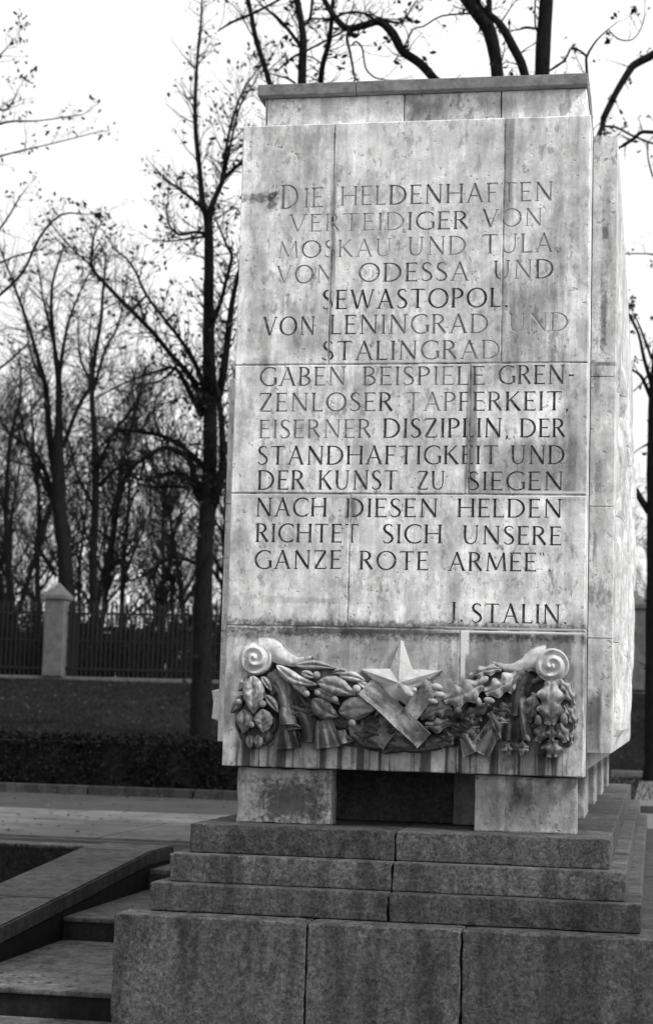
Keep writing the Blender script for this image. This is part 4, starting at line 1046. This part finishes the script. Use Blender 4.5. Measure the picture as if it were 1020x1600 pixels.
# trees behind the monument, seen above its cap
T7 = [(480, 1180, 15), (478, 700, 13), (473, 300, 10), (471, 135, 7.6), (473, 60, 6.4), (464, 0, 5.4), (458, -60, 4)]
L7 = [[(474, 330, 7), (492, 220, 6), (500, 140, 5), (504, 100, 4.6), (515, 60, 4.2), (520, 0, 3.2), (530, -50, 2)], [(474, 360, 6), (445, 230, 5), (423, 135, 4.6), (400, 62, 4.6), (392, 20, 4.2), (383, -20, 3.4)], [(472, 75, 3.6), (450, 45, 3), (430, 24, 3), (422, 18, 2)],
 [(340, 48, 1.5), (362, 34, 2.6), (393, 21, 3), (430, 2, 2.4), (460, -15, 2)], [(434, 110, 1.4), (455, 90, 2.2), (485, 75, 2), (510, 62, 2), (536, 48, 2)], [(474, 40, 3), (485, 25, 3.2), (488, -10, 2.4)], [(462, 130, 2), (448, 121, 2), (434, 118, 1.2)], [(485, 28, 2), (520, 28, 1.6), (545, 18, 2), (580, 22, 1.6)]]
traced_tree('large_tree', 'bare tree showing three thin stems above the left of the monument cap', 19, T7, L7, 31, 1.4, .5, .7, 1, upper_only=3.6, rmin=.005)
T8 = [(798, 1180, 22), (796, 700, 19), (790, 320, 15), (778, 130, 10.5), (765, 50, 11), (748, 22, 11), (725, -12, 12), (700, -60, 10)]
L8 = [[(792, 340, 12), (826, 220, 8), (820, 118, 7.6), (800, 70, 7.6), (782, 38, 6.5), (765, 22, 5.5)], [(762, 30, 6), (764, 5, 5), (762, -30, 4)],
 [(788, 420, 12), (740, 250, 9), (700, 150, 8), (676, 120, 7.4), (655, 97, 7.6), (628, 78, 7.6), (614, 52, 7.6), (594, 33, 7), (572, 38, 6.2), (545, 44, 6.2), (530, 34, 5.5), (515, 14, 4.8), (500, -12, 4), (480, -40, 2.5)],
 [(545, 44, 3), (542, 60, 2.6), (547, 82, 2.4), (553, 115, 2)], [(550, 70, 1.8), (556, 64, 1.6), (566, 75, 1.6), (571, 105, 1.6), (585, 120, 1.4), (603, 124, 1.2)], [(588, 33, 3), (570, 20, 1.8), (545, 18, 1.6), (520, 27, 1.2)], [(632, 72, 2), (645, 45, 1.4), (662, 40, 1.6), (690, 24, 1.6), (735, 20, 1.6)],
 [(600, 30, 2.5), (625, 35, 2), (638, 20, 1.6)], [(545, 50, 3), (555, 55, 5), (562, 52, 1)]]
traced_tree('large_tree', 'bare tree behind the monument with twin stems and a long arching bough', 15.5, T8, L8, 41, .9, .45, .6, 1, upper_only=3.7, rmin=.005)
T8b = [(838, 1180, 24), (836, 700, 19), (840, 300, 15), (846, 110, 12.5), (849, 50, 12.5), (853, 0, 11.5), (858, -60, 9)]
L8b = [[(843, 340, 5), (885, 280, 3.4), (920, 220, 3), (922, 168, 2.6), (918, 130, 2.6), (916, 100, 2.4), (917, 86, 2.2), (932, 62, 1.6), (950, 45, 1.1)], [(917, 88, 2.2), (905, 78, 1.8), (892, 75, 1.8), (883, 92, 1.8), (870, 102, 2.6)], [(845, 60, 2), (836, 38, 1.6), (836, 0, 1.4)],
 [(950, 45, 1.2), (965, 60, 1.6), (985, 62, 1.2), (998, 50, 1.1), (1006, 30, 1)], [(838, 44, 2), (822, 42, 2.4), (812, 45, 1.6)]]
traced_tree('large_tree', 'single straight thick stem rising above the right part of the monument cap', 16.5, T8b, L8b, 43, .9, .5, .5, 1, upper_only=3.7, rmin=.005)
# tree at the right edge
T9 = [(1024, 1190, 17), (1023, 1000, 15), (1023, 800, 13.5), (1024, 640, 12), (1030, 540, 10), (1045, 300, 9), (1052, 100, 8), (1056, -60, 6)]
L9 = [[(1018, 600, 4), (1006, 560, 3), (997, 520, 2.2), (983, 492, 2.6)], [(1016, 620, 3.6), (1004, 592, 3), (995, 582, 2.2), (978, 574, 1.2)], [(1014, 800, 6), (1004, 785, 5.5), (992, 765, 5)], [(1018, 560, 2.5), (1005, 525, 2), (995, 500, 1.4)],
 [(1050, 60, 8), (1025, 82, 7), (992, 100, 6.6), (982, 112, 6), (962, 145, 5.4), (942, 186, 5.4)], [(942, 186, 3.4), (943, 196, 2.2), (962, 198, 2), (985, 210, 2), (1015, 222, 1.8), (1040, 230, 1.5)], [(1050, 205, 4), (1020, 206, 3.2), (1002, 206, 3.2), (990, 216, 3), (973, 227, 3)],
 [(1012, 222, 1.4), (1012, 245, 1.3), (1018, 270, 1.6), (1022, 280, 1)], [(1045, 400, 3), (1010, 396, 1.2), (970, 396, 1)], [(1020, 690, 3), (1000, 700, 1), (985, 712, 1)], [(1012, 585, 1.6), (1002, 600, 1.4), (988, 612, 1)]]
traced_tree('park_tree', 'dark tree trunk at the right edge of the picture with bare boughs reaching left', 27, T9, L9, 51, .55, .8, .5, 1, rmin=.006)

# wood beyond the fence: five bare trees built once each, then copied
wr = random.Random(99); protos = []
def wood_tree(seed, Ht):
    rng = random.Random(seed); root = thing('bare_tree', 'bare leafless tree in the wood beyond the iron fence', 'tree', (0, 0, 0), 'bare trees in the wood beyond the fence')
    tl = []; p = Vector((0, 0, -.3)); d = Vector((rng.gauss(0, .05), rng.gauss(0, .05), 1)).normalized(); n = 9; r0 = Ht*.012
    for i in range(n+1):
        tl.append((p.copy(), r0*(1-.85*i/n))); d = (d+Vector((rng.gauss(0, .07), rng.gauss(0, .07), .05))).normalized(); p = p+d*Ht*.93/n
    V, F = tubes([tl], 7); me = mesh('trunk', V, F, True); link('trunk', me, root, M_bark)
    out = []; tips = []
    for i in range(2, n):
        for k in range(3):
            a = rng.uniform(0, 6.28); nd = Vector((math.cos(a), math.sin(a), rng.uniform(.9, 2.0))).normalized()
            q_ = tl[i][0].lerp(tl[i+1][0], rng.random())
            grow(out, tips, q_, nd, Ht*rng.uniform(.22, .36)*(1-.5*i/n), tl[i][1]*.5, 2, rng, .13, .05, (3, 4), .55, (20, 50))
    out = [[(p_, max(r_, .007)) for p_, r_ in l_] for l_ in out]
    V, F = tubes(out, 4); link('crown', mesh('crown', V, F), root, M_twig)
    return root
for s_, h_ in ((1, 12), (2, 14), (3, 10.5), (4, 13)): protos.append(wood_tree(s_, h_))
def place(root, loc, rz_, s_, first):
    if first: r_ = root
    else:
        r_ = root.copy(); col.objects.link(r_)
        for ch in root.children:
            c_ = ch.copy(); col.objects.link(c_); c_.parent = r_
    px_ = loc[3]; loc = loc[:3]
    g_, l_ = (('far left wood trees', 'bare leafless tree in the wood behind the far left fence bay') if px_ < 86 else ('wood trees between pillar and trunk', 'bare leafless tree in the wood between the pale pillar and the tall trunk') if px_ < 310
              else ('wood trees behind the monument', 'bare leafless tree in the wood hidden behind the monument') if px_ < 960 else ('far right wood trees', 'bare leafless tree in the wood at the far right behind the fence'))
    r_['group'] = g_; r_['label'] = l_
    r_.location = loc; r_.rotation_euler = (0, 0, rz_); r_.scale = (s_, s_, s_)
spots = []
for k in range(21):
    px_ = -90+ (k+.5)*22+wr.gauss(0, 6); Yt = wr.choice((44, 50, 56, 63)); spots.append((px_, Yt, wr.uniform(.6, .98)))
for px_, Yt, s_ in ((420, 52, .8), (500, 48, .9), (590, 56, .85), (680, 50, .8), (770, 58, .9), (860, 50, .7), (950, 56, .6), (1000, 60, .5), (1060, 55, .65), (1120, 50, .7)): spots.append((px_, Yt, s_))
for i, (px_, Yt, s_) in enumerate(spots):
    b_ = at(px_, 1000, Yt); place(protos[i % 4], (b_.x, Yt, .95, px_), wr.uniform(0, 6.28), s_, i < 4)
# undergrowth
ur = random.Random(12); lines = []; tp = []
for k in range(1500):
    x = ur.uniform(-26, 14); y = ur.uniform(39.5, 45); base = Vector((x, y, .9))
    hgt = 1.6+1.3*noise.noise(Vector((x*.25, 0, 3)))+ur.uniform(-.3, .9)
    d = Vector((ur.gauss(0, .25), ur.gauss(0, .25), 1)).normalized()
    grow(lines, tp, base, d, hgt, .022, 1, ur, .12, .03, (4, 3), .5)
V, F = tubes([[(p_, max(r_, .009)) for p_, r_ in l_] for l_ in lines], 3)
tk = link('undergrowth', mesh('undergrowth', V, F), None, M_under, 'stuff'); tk['label'] = 'dense dark brushwood filling the foot of the wood behind the iron fence'; tk['category'] = 'undergrowth'
lp = [p_+Vector((ur.gauss(0, .15), ur.gauss(0, .15), ur.gauss(-.4, .4))) for p_ in tp ]
V, F = leaves_mesh(lp, .06, ur); part_ = link('thicket_leaves', mesh('thicket_leaves', V, F), None, M_under, 'stuff'); part_['label'] = 'withered leaves clinging to the brushwood behind the fence'; part_['category'] = 'foliage'
# far tree belt closing the horizon
V, F = [], []
pts = []
for k in range(55000):
    x = ur.uniform(-200, 150); y = ur.uniform(80, 92); top = 3.6+1.6*noise.noise(Vector((x*.07, 0, 0)))+1.0*noise.noise(Vector((x*.3, 4, 0)))
    pts.append(Vector((x, y, .9+(top)*ur.random()**.8)))
V, F = leaves_mesh(pts, .4, ur); fw = link('far_wood', mesh('far_wood', V, F), None, M_under, 'stuff'); fw['label'] = 'dark far-off wood closing the horizon'; fw['category'] = 'wood'

# fallen leaves lying about on path, terrace, treads and bank
fl = random.Random(77); pts = []; V = []; F = []
def drop(x, y, z, s_):
    a = fl.uniform(0, 6.28); c_, d_ = math.cos(a)*s_, math.sin(a)*s_; b = len(V); k = fl.uniform(.1, .5)*s_
    V.extend([(x-c_, y-d_, z+.004), (x-d_*.5, y+c_*.5, z+.006+k*.3), (x+c_, y+d_, z+.005+k), (x+d_*.5, y-c_*.5, z+.006)]); F.append((b, b+1, b+2, b+3))
for k in range(900):
    x = fl.uniform(-14, -1.1); y = fl.uniform(5.9, 14); drop(x, y, ZP+.014, fl.uniform(.02, .045))
for k in range(40):
    drop(fl.uniform(XL+.05, XR-.05), fl.uniform(YB+.05, YC-.05), ZP-H, fl.uniform(.015, .03)); drop(fl.uniform(XL+.05, XR-.05), fl.uniform(YA+.05, YB-.05), ZP-2*H, fl.uniform(.015, .03))
for k in range(30): drop(fl.uniform(-1.15, 1.2), fl.uniform(-.52, -.39), -.647, fl.uniform(.012, .022))
for k in range(3500):
    x = fl.uniform(-22, 8); y = fl.uniform(18, 35); drop(x, y, terr(x, y)+.01, fl.uniform(.03, .07))
q = NT('fallen_leaf'); q.grey(q.mr(q.noise(7, 3), .3, .7, .02, .12)); q.b.inputs['Specular IOR Level'].default_value = .1
o = link('fallen_leaves', mesh('fallen_leaves', V, F), None, q.m, 'stuff'); o['label'] = 'dry fallen leaves scattered over the path, steps and bank'; o['category'] = 'leaves'
# rough grass standing on the bank
V = []; F = []
for k in range(60000):
    x = fl.uniform(-20, 7); y = 17.5+17.5*fl.random(); z = terr(x, y)-.01; h = fl.uniform(.04, .11); a = fl.uniform(0, 6.28)
    dx, dy = math.cos(a)*.012, math.sin(a)*.012; b = len(V)
    V += [(x-dx, y-dy, z), (x+dx, y+dy, z), (x+fl.gauss(0, .03), y+fl.gauss(0, .03), z+h)]; F.append((b, b+1, b+2))
o = link('bank_grass', mesh('bank_grass', V, F), None, M_grass, 'stuff'); o['label'] = 'rough autumn grass on the bank below the fence'; o['category'] = 'grass'
